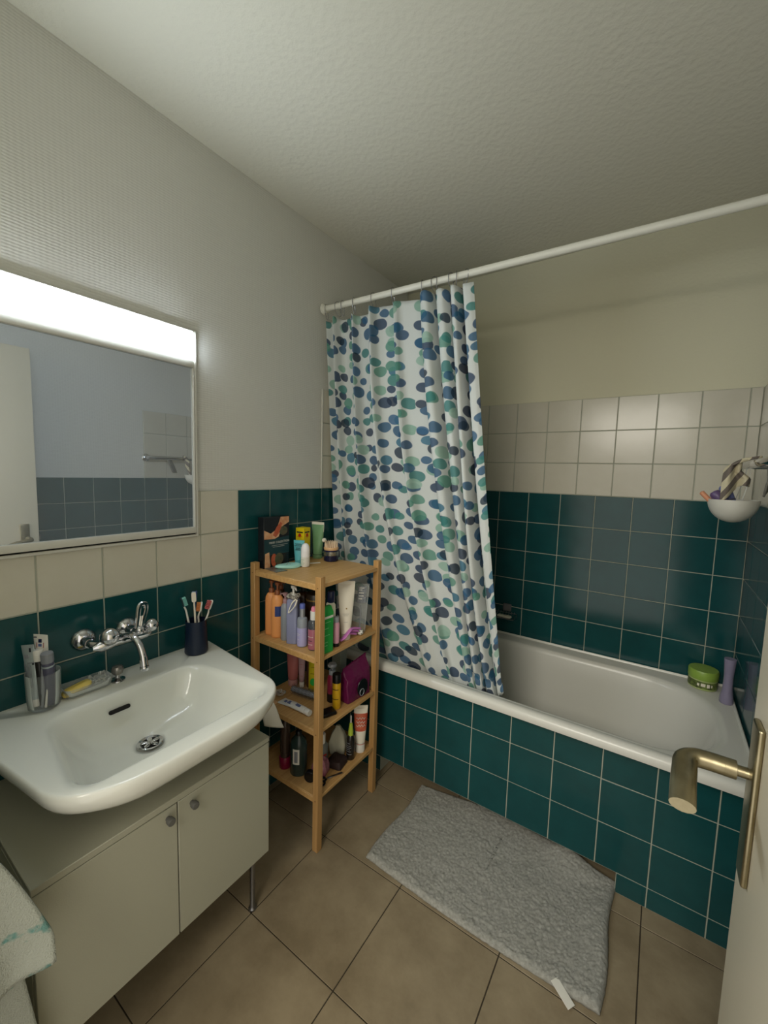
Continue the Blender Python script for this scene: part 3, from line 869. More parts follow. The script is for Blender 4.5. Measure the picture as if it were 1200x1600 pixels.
t = thing('roll_on_deodorant', 'white roll-on deodorant with domed cap near the rack front', 'deodorant', (.145, -.972, zt_))
turned('bottle', [(.014, 0), (.0165, .002), (.0175, .008), (.0175, .034), (.0172, .040)], m_white, t)
turned('cap', [(.0176, .040), (.0178, .044), (.0175, .066), (.0160, .080), (.0120, .0895), (.006, .0940), (.001, .095)], C_('bright_white_plastic', '#f0eff0', .3), t)
label_band('label', t, .0175, .0175, .010, .032, M_text_w, -PI, 0, 'printed label')
for z, a0, a1 in ((.031, -2.3, -1.0), (.025, -2.2, -1.3), (.018, -2.4, -.9), (.013, -2.3, -1.1)):
    label_band('label_print', t, .0182, .0182, z - .0012, z, m_greent, a0, a1, n=8, off=.0002)

t = thing('soap_sachet', 'flat mint coloured leaf shaped pouch on the rack top', 'pouch', (.108, -1.035, zt_ + .0022), math.radians(62), rot=(math.radians(3), 0, math.radians(62)))
bm = NB(); n = 32; rs = []
for z, k in ((0, .90), (.003, 1), (.006, 1), (.011, .93), (.0125, .75)):
    rs.append([Vector((.052 * k * math.cos(a) * (1 + .10 * math.cos(3 * a)), .026 * k * math.sin(a) * (1 + .25 * math.cos(a)), z + (.0015 * math.sin(a * 2)))) for a in [2 * PI * i / n for i in range(n)]])
rings(bm, rs); obj('pouch', bm, m_mint, t)
bm = NB(); tube(bm, [(-.004, -.004, .0132), (.003, 0, .0142), (.006, .006, .0132)], .0008, 5); tube(bm, [(.010, -.006, .0132), (.012, .004, .0136)], .0007, 5)
obj('drawn_mark', bm, m_rust, t)

t = thing('flat_packet', 'thin dark patterned packet lying at the left rack corner', 'packet', (.098, -1.082, zt_ + .0002), math.radians(-8))
bm = NB(); box(bm, (-.050, -.028, 0), (.045, .022, .0018), .0006, 1); obj('packet', bm, mat('grey_pattern_foil', '#4a4640', .3, .3, mottle=('#8d8a80', 90, .9)), t)

t = thing('white_file', 'small white lozenge lying between deodorant and brush pot', 'strip', (.132, -.903, zt_), math.radians(60))
bm = NB(); rings(bm, [rpoly([(-.024, -.005), (.024, -.005), (.024, .005), (-.024, .005)], .0048, 4, 4, z) for z in (0, .0018)]); obj('strip', bm, m_white, t)

t = thing('cream_pot', 'round navy pot with silver label, holding up a spiky scalp brush', 'jar', (.150, -.822, zt_))
turned('jar', [(.028, 0), (.0315, .003), (.032, .026), (.030, .028)], C_('navy_glass', '#151a38', .08), t, 32)
label_band('label', t, .032, .032, .026, .043, C_('silver_foil_label', '#b5b5ae', .25, .8, mottle=('#4e5148', 35, .9)), lab='shiny silver band')
turned('lid', [(.0318, .043), (.0318, .047), (.030, .048)], m_navy, t, 32)
t = thing('scalp_brush', 'beige silicone scalp brush with pointed bristles lying on the navy pot', 'brush', (.150, -.822, zt_ + .0482))
turned('brush_head', [(.029, 0), (.0315, .004), (.0315, .010), (.030, .013), (.001, .0135)], m_beige, t, 32, cap0=True)
k = 0
for ring_, cnt in ((0, 1), (.0095, 7), (.0185, 13), (.0265, 18)):
    for q in range(cnt):
        a = 2 * PI * q / cnt + ring_ * 40
        bm = NB(); lathe(bm, [(.0026, .012), (.0020, .024), (.0008, .037), (.0002, .038)], 7, T(ring_ * math.cos(a), ring_ * math.sin(a), 0)); obj('bristle', bm, C_('pale_silicone', '#f1d9bb', .45), t)
# little claw lying on the pot edge
bm = NB(); lathe(bm, [(.006, 0), (.0085, .003), (.0085, .012), (.006, .015)], 12, T(-.004, -.0375, .046) @ Rx(PI / 2) @ T(0, 0, -.004)); 
tg = obj('ring_tab', bm, m_cream, t); tag(tg, 'pale grip tab')

# ---------------------------------------------------------------- second board (z = .722)
z1_ = SH[1] + .0003
def lotion(x, y, lab, rz):
    t = thing('lotion_bottle', lab, 'bottle', (x, y, z1_), rz, 'apricot lotion bottles')
    turned('bottle', [(.020, 0), (.0235, .003), (.024, .010), (.024, .135), (.0225, .152), (.016, .164), (.010, .168)], m_orange, t, 28, 1, .72)
    pump_head(t, .168, .0105, m_amber, .5, .048, .03)
    return t
lotion(.0775, -1.086, 'apricot lotion bottle with brown pump, the one nearest the wall', .75)
t = lotion(.118, -1.092, 'apricot lotion bottle with a blue label, second from the wall', .75)
label_band('label', t, .0241, .0174, .085, .125, C_('blue_print', '#2a3d7a', .4), -1.9, -.6, 'small blue label', n=10)

t = thing('dark_pump_bottle', 'dark brown pump bottle in the shade behind the apricot lotion bottles', 'bottle', (.075, -1.035, z1_))
turned('bottle', [(.017, 0), (.018, .003), (.018, .150), (.012, .165), (.008, .168)], m_brown, t)
pump_head(t, .168, .009, m_amber, 2.6, .05, .026)

t = thing('clear_pump_bottle', 'hazy clear pump bottle between apricot and lilac bottles', 'bottle', (.160, -1.090, z1_))
turned('bottle', [(.0155, 0), (.0175, .003), (.0175, .120), (.016, .132), (.009, .142)], m_clearg, t)
pump_head(t, .142, .0095, C_('dusty_rose_plastic', '#a98486', .35), 3.5, .040, .022)

t = thing('lilac_pump_bottle', 'tall grey lilac pump bottle wearing a striped scrunchie and claw', 'bottle', (.2045, -1.0915, z1_), .45)
bm = NB(); rings(bm, [rpoly([(-.021 + e, -.021 + e), (.021 - e, -.021 + e), (.021 - e, .021 - e), (-.021 + e, .021 - e)], .008, 3, 4, z) for e, z in ((.002, 0), (0, .002), (0, .162), (.003, .168), (.010, .171))])
obj('bottle', bm, m_lilac, t)
pump_head(t, .171, .010, m_white, -.9, .048, .032)
t = thing('scrunchie', 'white and black striped scrunchie round the neck of the lilac pump', 'hair tie', (.2045, -1.0915, z1_ + .1785))
m_scr = mat('striped_scrunchie_cloth', '#d5d0c2', .8, mottle=('#2b2622', 110, .95))
bm = NB()
pts = [((.0185) * math.cos(a), (.0185) * math.sin(a), .0035 * math.sin(a * 3)) for a in [2 * PI * i / 48 for i in range(48)]]
tube(bm, pts, [.0068 + .0012 * math.sin(i * 1.9) for i in range(48)] , 10, closed=True)
obj('ruffle', bm, m_scr, t)
t = thing('hair_claw', 'long cream hair claw hanging from the striped scrunchie', 'hair claw', (.228, -1.119, z1_ + .150), 0, rot=(math.radians(-12), math.radians(28), .3))
bm = NB()
for sg in (-1, 1):
    tube(bm, spline([(sg * .002, 0, .030), (sg * .007, 0, .012), (sg * .006, 0, -.006), (sg * .001, 0, -.028)], 4), [.0028] * 6 + [.0018] * 7, 7)
obj('claw', bm, m_cream, t)

t = thing('mist_bottle', 'short lilac spray bottle with silver and blue cap', 'bottle', (.2535, -1.0935, z1_))
turned('bottle', [(.017, 0), (.019, .003), (.019, .098), (.017, .106), (.010, .110)], m_clearg, t)
turned('liquid', [(.0165, .002), (.01915, .004), (.01915, .072)], m_lilac2, t, cap0=False)
turned('silver_collar', [(.0098, .110), (.0098, .142)], m_silver, t)
turned('cap', [(.0102, .142), (.0102, .156), (.008, .160)], C_('periwinkle_plastic', '#5a68b0', .35), t)
stripe_lines(t, 'fine_print', [(.05, .1, .9), (.044, .2, .8), (.03, .3, .7)], -.009, .009, -.0195, M_text_w)

t = thing('toner_bottle', 'dusky pink bottle with pink nozzle beside the near rack post', 'bottle', (.306, -1.0885, z1_))
turned('bottle', [(.018, 0), (.020, .003), (.020, .092), (.0175, .106), (.011, .112)], m_smoke, t)
turned('liquid', [(.0195, .003), (.02015, .005), (.02015, .078)], m_pinkliq, t, cap0=False)
turned('collar', [(.0125, .110), (.0125, .140), (.011, .142)], m_white, t)
turned('nozzle', [(.0095, .142), (.0100, .150), (.0075, .1575), (.003, .159)], m_pinkcap, t)
label_band('label_print', t, .0203, .0203, .035, .0375, M_text_k, -2.0, -1.1, n=6, off=.0002)
label_band('label_print', t, .0203, .0203, .050, .0512, M_text_w, -2.2, -.9, n=6, off=.0002)
label_band('label_print', t, .0203, .0203, .022, .0232, M_text_w, -2.1, -1.0, n=6, off=.0002)

t = thing('round_pot', 'dark round pot with a dull gold rim standing upright behind the bottles', 'jar', (.235, -1.005, z1_))
turned('jar', [(.034, 0), (.036, .004), (.036, .135)], m_brown, t, 28)
turned('lid', [(.0368, .135), (.0368, .172), (.034, .176), (.001, .177)], C_('dark_lid', '#241a12', .35), t, 28)
turned('rim', [(.0372, .150), (.0378, .153), (.0372, .156)], m_gold, t, 28, cap0=False)
t = thing('brown_bottle', 'dark amber bottle at the back of the second board from top', 'bottle', (.150, -.985, z1_))
turned('bottle', [(.024, 0), (.026, .003), (.026, .140), (.018, .158), (.010, .162)], m_brown, t)
turned('cap', [(.011, .162), (.011, .185), (.010, .187)], M_black, t)

t = thing('green_carton', 'bright green carton with white stripe right behind the near post', 'box', (.352, -1.082, z1_), math.radians(-4))
bm = NB()
rs = [[Vector(p) for p in ((-.018, -.026, z), (.018, -.026, z), (.018, .026, z), (-.018, .026, z))] for z in (0, .145)]
rs.append([Vector(p) for p in ((-.006, -.026, .166), (.006, -.026, .166), (.006, .026, .166), (-.006, .026, .166))])
rings(bm, rs); obj('carton', bm, m_green, t, smooth=False)
bm = NB(); box(bm, (.0181, -.025, .126), (.0185, .025, .1345)); box(bm, (-.017, -.0265, .126), (.018, -.0261, .1345)); obj('white_stripe', bm, M_text_w, t, smooth=False)
for z, f0, f1 in ((.112, .2, .8), (.090, .1, .6), (.065, .1, .7), (.040, .15, .5), (.028, .15, .45)):
    bm = NB(); box(bm, (.0181, -.022 + .044 * f0, z), (.0184, -.022 + .044 * f1, z + .0016)); obj('fine_print', bm, C_('pale_green_print', '#8fd49a', .5), t, smooth=False)

t = thing('navy_cap_tube', 'slim white tube standing upright under a navy cap', 'tube', (.318, -1.010, z1_))
turned('tube_body', [(.014, 0), (.016, .003), (.019, .05), (.021, .12), (.0205, .150), (.013, .158)], m_cream, t, 24, 1, .6)
turned('cap', [(.0135, .158), (.0145, .160), (.0135, .198), (.012, .200)], m_navy, t)
bm = NB(); lathe(bm, [(.004, 0), (.004, .0005)], 12, T(0, -.0122, .09) @ Rx(PI / 2)); obj('round_print', bm, m_greent, t)

t = thing('pink_vial', 'small pale pink bottle between green carton and tall white tube', 'bottle', (.354, -1.020, z1_))
turned('bottle', [(.011, 0), (.0125, .002), (.0125, .085), (.009, .092)], C_('pale_pink_plastic', '#cf98a8', .3), t)
turned('cap', [(.0095, .092), (.0095, .112), (.008, .113)], m_clearg, t)
turned('base_ring', [(.0128, .001), (.0128, .014)], M_black, t, cap0=False)

t = thing('tall_white_tube', 'tall white tube standing on its cap, widest at the top', 'tube', (.338, -.945, z1_), math.radians(38))
squeeze_tube(t, .066, .228, .020, m_cream, m_cream, .0185)
bm = NB(); lathe(bm, [(.0028, 0), (.0028, .0005)], 12, T(.002, -.0180, .125) @ Rx(PI / 2)); obj('round_print', bm, m_gold, t)
stripe_lines(t, 'fine_print', [(.105, .3, .7), (.098, .35, .65), (.072, .38, .62)], -.03, .03, -.0195, m_grey, .0008)

t = thing('toothbrush_pack', 'clear blister pack with a grey label leaning near the right post', 'packet', (.335, -.862, z1_), 0, rot=(math.radians(-3), math.radians(5), math.radians(48)))
bm = NB(); box(bm, (-.028, -.004, .0), (.028, .004, .198), .003, 2); obj('blister', bm, M_clear, t)
bm = NB(); box(bm, (-.018, -.0048, .120), (.018, -.0043, .188), .0001, 1); obj('paper_label', bm, C_('pale_grey_print', '#9a9ea2', .4, mottle=('#5c6068', 160, .8)), t)
bm = NB()
for z, f in ((.180, .8), (.172, .5), (.160, .8), (.148, .8), (.136, .6)): box(bm, (-.013, -.0052, z - .002), (-.013 + .026 * f, -.0049, z + .002))
obj('block_print', bm, m_white, t, smooth=False)
bm = NB(); tube(bm, [(.006, 0, .01), (.004, 0, .06), (0, 0, .11)], .003, 6); obj('brush_handle', bm, m_grey, t)

t = thing('pink_comb', 'orchid pink ribbed hair band lying before the tall white tube', 'hair band', (.352, -.925, z1_ + .001), 0)
for dz, dy in ((0, 0), (.010, .006), (.020, .012)):
    bm = NB(); pts = spline([(-.002, -.062 + dy, .006 + dz * .4), (.004, -.040 + dy, .016 + dz), (.000, -.018 + dy, .020 + dz), (.006, .004 + dy, .016 + dz), (.008, .020 + dy, .010 + dz)], 6)
    pts = [p + Vector((dz * .5 - .004, 0, 0)) for p in pts]
    tube(bm, pts, .0085, 8, flat=.55); obj('band', bm, m_pinkf, t)
t = thing('patterned_ball', 'tiny white ball with black dots by the pink hair band', 'bead', (.362, -.882, z1_ + .012))
bm = NB(); bmesh.ops.create_icosphere(bm, subdivisions=3, radius=.012); obj('ball', bm, m_white, t)
bm = NB()
for k in range(14):
    d = Vector((math.cos(k * 2.4) * math.sqrt(1 - ((k + .5) / 7 - 1) ** 2), math.sin(k * 2.4) * math.sqrt(1 - ((k + .5) / 7 - 1) ** 2), (k + .5) / 7 - 1))
    lathe(bm, [(.0022, 0), (.0022, .0004)], 8, T(*(d * .0119)) @ d.to_track_quat('Z', 'Y').to_matrix().to_4x4())
tag(obj('dots', bm, M_text_k, t), None, kind='stuff')

# ---------------------------------------------------------------- third board (z = .457)
z2_ = SH[2] + .0003
t = thing('rose_tube', 'tall rose brown tube at the back left of the third board', 'tube', (.070, -.962, z2_), .6)
squeeze_tube(t, .058, .205, .026, m_rose, C_('pale_rose_cap', '#b98a86', .35), .021)
t = thing('slim_rose_tube', 'slim greyish rose tube with narrow cap, third board', 'tube', (.112, -.952, z2_), .6)
squeeze_tube(t, .034, .195, .022, C_('grey_rose_plastic', '#a8888c', .35), m_white, .0105)
stripe_lines(t, 'fine_print', [(.10, .2, .8), (.09, .3, .7), (.05, .3, .7)], -.012, .012, -.011, m_rose)
t = thing('brown_pump', 'dark brown bottle in shade beside the yellow green one', 'bottle', (.140, -.925, z2_))
turned('bottle', [(.019, 0), (.021, .003), (.021, .150), (.014, .168), (.010, .172)], C_('umber_plastic', '#4a2a20', .35), t)
turned('cap', [(.011, .172), (.011, .200)], M_black, t)
t = thing('yellow_green_bottle', 'yellow green bottle with leaf print behind the near post', 'bottle', (.183, -.950, z2_), .5)
turned('bottle', [(.022, 0), (.025, .003), (.025, .150), (.021, .172), (.010, .180)], m_olive, t, 28, 1, .75)
turned('cap', [(.0115, .180), (.0115, .210), (.010, .212)], m_green, t)
plate(t, 'leaf_print', [(-.012 + .012 * math.cos(a) + .01, .05 + .016 * math.sin(a)) for a in [k * PI / 6 for k in range(12)]], -.0187, m_green)
stripe_lines(t, 'printed_line', [(.085, 0, 1), (.112, .1, .9)], -.012, .012, -.019, m_brown, .0018)

t = thing('roller_brush', 'black wire hair roller brush lying on the third board', 'hair roller', (.185, -1.008, z2_ + .022), math.radians(7))
bm = NB(); lathe(bm, [(.011, -.062), (.011, .062)], 14, Ry(PI / 2)); obj('core', bm, m_grey, t)
cnt = 0
for k in range(14):
    x = -.058 + k * .009
    bm = NB()
    for q in range(14):
        a = 2 * PI * q / 14 + (k % 2) * .22
        tube(bm, [(x, .010 * math.cos(a), .010 * math.sin(a)), (x, .0215 * math.cos(a), .0215 * math.sin(a))], .0007, 4)
    o = obj('bristle_row', bm, M_steel if k % 2 else M_black, t)

t = thing('toothpaste_tube', 'white toothpaste tube with blue print lying on the third board', 'tube', (.214, -1.083, z2_ + .0125), 0, rot=(0, math.radians(0), math.radians(-4)))
bm = NB(); n = 24; rs = []
for tt, a, b in ((0, .021, .0010), (.012, .021, .0012), (.03, .020, .004), (.07, .0175, .009), (.12, .0140, .0115), (.14, .0125, .0120), (.144, .008, .008)):
    rs.append([Vector((-.088 + tt, a * math.cos(2 * PI * i / n), b * math.sin(2 * PI * i / n) - .012 + max(.0012, b))) for i in range(n)])
rings(bm, rs); obj('tube_body', bm, m_white, t)
bm = NB(); lathe(bm, [(.0115, 0), (.0123, .002), (.0123, .020), (.0115, .022)], 20, T(.056, 0, 0) @ Ry(PI / 2)); obj('cap', bm, m_white, t)
m_bluep = C_('steel_blue_print', '#5d6c96', .4)
for x0, x1, hw, z in ((-.062, -.05, .006, -.0055), (-.04, .0, .008, -.001), (.006, .03, .006, .006)):
    bm = NB(); box(bm, (x0, -hw - .004, z + .003), (x1, hw - .004, z + .0045), M=Matrix.Identity(4)); tag(obj('printed_block', bm, m_bluep, t, smooth=False), 'blue printing')

t = thing('clear_hair_clip', 'clear plastic hair clip at the left edge of the third board', 'hair clip', (.098, -1.055, z2_ + .0075), .5)
bm = NB()
tube(bm, [(.017 * math.cos(a), .013 * math.sin(a), .006 + .004 * math.cos(2 * a)) for a in [2 * PI * i / 24 for i in range(24)]], .0045, 8, closed=True)
lathe(bm, [(.004, 0), (.010, .006), (.011, .012)], 12, T(-.006, 0, .004), cap1=False)
obj('clip', bm, M_clear, t)
t = thing('cotton_pad', 'small beige pad beside the clear hair clip', 'pad', (.118, -1.106, z2_), .3)
bm = NB(); lathe(bm, [(.011, 0), (.0125, .002), (.011, .0045), (.001, .005)], 18); obj('pad', bm, m_beige, t)

t = thing('foam_pump_bottle', 'red bottle with clear white pump head on the third board', 'bottle', (.285, -.958, z2_))
turned('bottle', [(.017, 0), (.019, .003), (.019, .100), (.014, .110)], C_('dark_red_plastic', '#7a2038', .35), t)
turned('base_band', [(.0193, .001), (.0193, .035)], M_black, t, cap0=False)
turned('collar', [(.0125, .110), (.0125, .126), (.0115, .128)], m_clearg, t)
turned('pump_dome', [(.0045, .128), (.0045, .140), (.017, .142), (.0185, .147), (.015, .154), (.006, .157)], m_clearg, t)

t = thing('yellow_bottle', 'small yellow bottle with black cap before the magenta packet', 'bottle', (.332, -.985, z2_))
turned('bottle', [(.0145, 0), (.0165, .003), (.0165, .098), (.0150, .104)], C_('golden_yellow_plastic', '#d2a51e', .35), t)
turned('cap', [(.0168, .104), (.0168, .134), (.0155, .137)], M_black, t)
label_band('label_print', t, .0168, .0168, .078, .081, m_brown, -2.4, -.4, n=8, off=.0002)
label_band('label_print', t, .0168, .0168, .040, .043, m_brown, -2.4, -.4, n=8, off=.0002)

t = thing('black_compact', 'flat black case lying below the yellow bottle', 'case', (.335, -1.035, z2_), -.4)
bm = NB(); box(bm, (-.022, -.030, 0), (.022, .026, .014), .004, 3); obj('case', bm, M_black, t)

t = thing('magenta_packet', 'glossy magenta packet with a dark window on the right', 'packet', (.335, -.878, z2_), math.radians(-6))
bm = NB(); rs = []
n = 40
for z, kx, ky, tw in ((0, .90, .95, 0), (.004, 1, 1, 0), (.03, 1.04, 1.02, .02), (.07, 1, 1.02, .03), (.10, .85, 1.0, .05), (.125, .45, 1.0, .08), (.138, .18, .95, .12), (.150, .10, 1.02, .18)):
    r_ = []
    for i, p in enumerate(rpoly([(-.030 * kx, -.066 * ky), (.030 * kx, -.066 * ky), (.030 * kx, .060 * ky), (-.030 * kx, .060 * ky)], .006 if kx > .5 else .002, 6, 4, z)):
        cr = noise.noise(Vector((p.x * 40, p.y * 40, z * 45))) * .0055 * (1 if z > .003 else 0)
        r_.append(Vector((p.x + cr, p.y + cr * .6, z + (cr * 1.5 + .012 * (p.y / .06) * (z / .15) if z > .09 else 0))))
    rs.append(r_)
rings(bm, rs); obj('wrapper', bm, m_mag, t, ang=30)
bm = NB(); lathe(bm, [(.024, 0), (.030, .001), (.029, .003), (.001, .004)], 24, T(.033, .012, .045) @ Ry(PI / 2) @ Matrix.Scale(1.2, 4, (1, 0, 0))); tag(obj('dark_window', bm, M_black, t), 'dark oval panel')
bm = NB(); tube(bm, [(.0375, .006 + .012 * math.cos(a), .028 + .014 * math.sin(a)) for a in [2 * PI * i / 20 for i in range(20)]], .0015, 6, closed=True); obj('ring_print', bm, m_clearg, t)

t = thing('grey_box', 'tall pale grey box in the shade at the back of the third board', 'box', (.245, -.868, z2_), .1)
bm = NB(); box(bm, (-.022, -.022, 0), (.022, .022, .185), .001, 1); obj('carton', bm, C_('grey_green_card', '#7a8278', .5), t)
stripe_lines(t, 'printed_line', [(.15, .1, .9), (.135, .1, .6)], -.02, .02, -.0221, m_grey)

# ---------------------------------------------------------------- bottom board (z = .206)
z3_ = SH[3] + .0003
t = thing('red_based_bottle', 'clear brownish bottle on a dark red base, nearest the wall on the bottom board', 'bottle', (.165, -1.092, z3_))
turned('bottle', [(.019, .045), (.0195, .130), (.0185, .170), (.012, .190), (.008, .194)], C_('brown_smoked_plastic', '#54433a', .2, trans=.35), t)
turned('base', [(.0205, 0), (.022, .003), (.0225, .042), (.0205, .046)], C_('raspberry_plastic', '#7d0f36', .3), t)
turned('cap', [(.009, .194), (.009, .214), (.008, .215)], M_black, t)
t = thing('body_wash_bottle', 'dark green grey bottle with white label on the bottom board', 'bottle', (.232, -1.085, z3_), .5)
m_dkgreen = C_('dark_green_plastic', '#2a3a36', .25, trans=.1)
turned('bottle', [(.030, 0), (.0325, .004), (.0325, .115), (.029, .135), (.016, .150), (.0125, .155)], m_dkgreen, t, 28, 1, .8)
pump_head(t, .155, .012, M_black, 2.4, .046, .03)
label_band('label', t, .0327, .0263, .050, .110, M_text_w, -2.05, -1.25, 'white paper label', n=8)
label_band('label_print', t, .0334, .0270, .058, .102, m_grey, -1.85, -1.45, n=6, off=.0002)
t = thing('screw_cap', 'black round lid tipped on edge against the green grey bottle', 'lid', (.300, -1.090, z3_ + .0215), 0, rot=(PI / 2, 0, math.radians(20)))
turned('lid', [(.001, -.008), (.020, -.008), (.0215, -.006), (.0215, .010), (.020, .012), (.001, .012)], M_black, t)
t = thing('pink_packet', 'crumpled pale pink packet behind the near post, bottom board', 'packet', (.300, -1.035, z3_), .4)
bm = NB(); rs = []
for z, k in ((0, .9), (.004, 1), (.03, 1.02), (.05, .8), (.065, .35)):
    rs.append([p + Vector((noise.noise(p * 60), noise.noise(p * 60 + Vector((3, 3, 3))), 0)) * .004 for p in rpoly([(-.030 * k, -.022 * k), (.030 * k, -.022 * k), (.030 * k, .022 * k), (-.030 * k, .022 * k)], .004, 4, 4, z)])
rings(bm, rs); obj('packet', bm, C_('dull_pink_foil', '#b07a86', .4, mottle=('#7a2a40', 50, .8)), t, ang=25)
t = thing('white_cap_jar', 'grey jar with a white cap beside the green grey bottle', 'jar', (.272, -1.000, z3_))
turned('jar', [(.024, 0), (.026, .003), (.026, .080), (.018, .092)], C_('smoky_grey_plastic', '#6d6f6a', .3), t)
turned('cap', [(.015, .092), (.015, .128), (.013, .130)], m_white, t)
label_band('red_band', t, .0262, .0262, .050, .056, m_red, -3, 0, n=12)
t = thing('white_bag', 'crumpled white bag in shade at the back of the bottom board', 'bag', (.278, -.905, z3_), .5)
bm = NB(); rs = []
for z, k in ((0, .8), (.006, 1), (.05, 1.0), (.085, .75), (.105, .4), (.118, .25)):
    rs.append([p + Vector((noise.noise(p * 35), noise.noise(p * 35 + Vector((3, 3, 3))), 0)) * .008 for p in rpoly([(-.034 * k, -.026 * k), (.034 * k, -.026 * k), (.034 * k, .026 * k), (-.034 * k, .026 * k)], .008, 4, 4, z)])
rings(bm, rs); obj('bag', bm, C_('dull_white_cloth', '#b2b09c', .8), t, ang=40)
t = thing('dark_pouch', 'low dark brown pouch lying before the white bag', 'pouch', (.322, -.965, z3_), .2)
bm = NB(); rs = []
for z, k in ((0, .85), (.004, 1), (.018, 1), (.028, .8), (.032, .4)):
    rs.append([p + Vector((0, 0, noise.noise(p * 50) * .004 if z > .01 else 0)) for p in rpoly([(-.034 * k, -.034 * k), (.034 * k, -.034 * k), (.034 * k, .034 * k), (-.034 * k, .034 * k)], .010, 4, 4, z)])
rings(bm, rs); obj('pouch', bm, C_('dark_brown_cloth', '#2a1a16', .7), t)
t = thing('dropper_bottle', 'dark bottle with lime green pointed nozzle on the bottom board', 'bottle', (.343, -.905, z3_))
turned('bottle', [(.015, 0), (.017, .003), (.017, .085), (.012, .098), (.0095, .101)], C_('black_smoke_plastic', '#201d1a', .2), t)
turned('nozzle', [(.010, .101), (.0105, .115), (.0065, .150), (.003, .153)], C_('lime_plastic', '#a7bd3e', .35), t)
turned('nozzle_tip', [(.003, .153), (.0028, .180), (.0015, .184)], m_white, t)
for z in (.072, .062, .054, .046, .038, .026): label_band('label_print', t, .0173, .0173, z, z + .002, m_grey, -2.2, -.6 - (z * 40 % 1) * .5, n=8, off=.0002)
t = thing('face_scrub_tube', 'white and red cosmetic tube by the far right post, bottom board', 'tube', (.345, -.843, z3_), math.radians(40))
squeeze_tube(t, .058, .198, .040, m_cream, m_white, .0205)
m_redt = C_('brick_red_print', '#b0412e', .4, mottle=('#d07a5a', 30, .8))
bm = NB(); n = 28; rs = []
for tt, o_ in ((.092, 0), (.0925, .0006), (.165, .0006), (.1655, 0)):
    q = (tt - .04) / .158; a = .0201 + (.029 - .0201) * min(1, q * 1.15) ** .8 + o_; b = .0201 * (1 - q) ** .7 + .0012 + o_
    rs.append([Vector((a * math.cos(2 * PI * i / n), b * math.sin(2 * PI * i / n), tt)) for i in range(n)])
rings(bm, rs, False, False); tag(obj('red_band', bm, m_redt, t), 'red printed upper half')
bm = NB()
for k_, z in enumerate((.148, .132, .118)): tube(bm, [(-.018 + .036 * i / 16, -.0120 - (.165 - z) * .09, z + .0045 * math.sin(i * 1.25 + k_)) for i in range(17)], .0010, 5)
obj('script_print', bm, M_text_w, t)
label_band('red_line', t, .0206, .0206, .036, .0385, m_redt, n=20)

t = thing('scissors', 'black handled scissors lying on the front edge of the bottom board', 'scissors', (.345, -1.045, z3_ + .004), math.radians(65))
for sg in (-1, 1):
    bm = NB(); tube(bm, [(-.030 + .013 * math.cos(a), sg * .015 + .011 * math.sin(a), 0) for a in [2 * PI * i / 20 for i in range(20)]], .0034, 7, closed=True)
    tube(bm, [(-.019, sg * .012, 0), (-.006, sg * .003, 0)], .0038, 7); obj('handle', bm, M_black, t)
    bm = NB(); box(bm, (0, -.0035, -.001 + sg * .001), (.062, .0035, sg * .001), .0003, 1, M=Rz(-sg * .05)); obj('blade', bm, M_steel, t)

# ================================================================== things on the washbasin
zs_ = ZS + .0012
# faucet
f = thing('wall_faucet', 'chrome two-handle wall faucet with curved spout above the washbasin', 'faucet')
FZ = .884
for y in (-1.692, -1.578):
    turned('escutcheon', [(.031, 0), (.0305, .005), (.023, .014), (.0145, .018), (.013, .030), (.0125, .045)], M_chrome, f, 28, M=T(.0012, y, FZ - .006) @ Ry(PI / 2))
bm = NB(); tube(bm, [(.074, -1.697, FZ - .012), (.074, -1.680, FZ - .012), (.074, -1.664, FZ - .010), (.075, -1.640, FZ - .008), (.075, -1.600, FZ - .008), (.074, -1.575, FZ - .010), (.074, -1.558, FZ - .010), (.074, -1.545, FZ - .008)],
                [.006, .015, .017, .0125, .0125, .0155, .0145, .008], 20)
obj('mixer_body', bm, M_chrome, f)
for y in (-1.692, -1.578):
    bm = NB(); tube(bm, spline([(.046, y, FZ - .006), (.058, y + (.004 if y < -1.6 else -.001), FZ - .008), (.072, y + (.012 if y < -1.6 else -.003), FZ - .010)], 4), .0105, 14); obj('union', bm, M_chrome, f)
# hot side round knob
bm = NB(); bmesh.ops.create_uvsphere(bm, u_segments=24, v_segments=14, radius=.0245, matrix=T(.083, -1.658, FZ + .012)); obj('round_knob', bm, M_chrome, f)
bm = NB(); bmesh.ops.create_uvsphere(bm, u_segments=24, v_segments=14, radius=.0195, matrix=T(.083, -1.546, FZ + .012)); obj('round_knob', bm, M_chrome, f)
# lever loop
bm = NB()
M = T(.085, -1.580, FZ + .012) @ Rx(math.radians(-10))
loop = [(0, -.009, .002), (0, -.0095, .03), (0, -.011, .058), (0, -.007, .070), (0, .004, .071), (0, .009, .062), (0, .008, .040), (0, .0045, .020), (0, .002, .002)]
tube(bm, [M @ Vector(p) for p in spline(loop, 4)], .0048, 8, flat=1.5)
for q in (-.003, .001): tube(bm, [M @ Vector((.001, q, .002)), M @ Vector((.001, q * 1.4, .038))], .0042, 7)
lathe(bm, [(.011, -.014), (.0125, -.006), (.010, .004), (.006, .007)], 16, M)
obj('lever_handle', bm, M_chrome, f)
bm = NB()
sp_ = spline([(.078, -1.622, FZ - .004), (.100, -1.621, FZ + .006), (.128, -1.618, FZ + .010), (.152, -1.615, FZ - .004), (.168, -1.613, FZ - .032), (.174, -1.612, FZ - .062)], 6)
nn = len(sp_); tube(bm, sp_, [.0115 - .0025 * min(1, i / 10) + (.0012 if i > nn - 6 else 0) for i in range(nn)], 18)
obj('spout', bm, M_chrome, f)
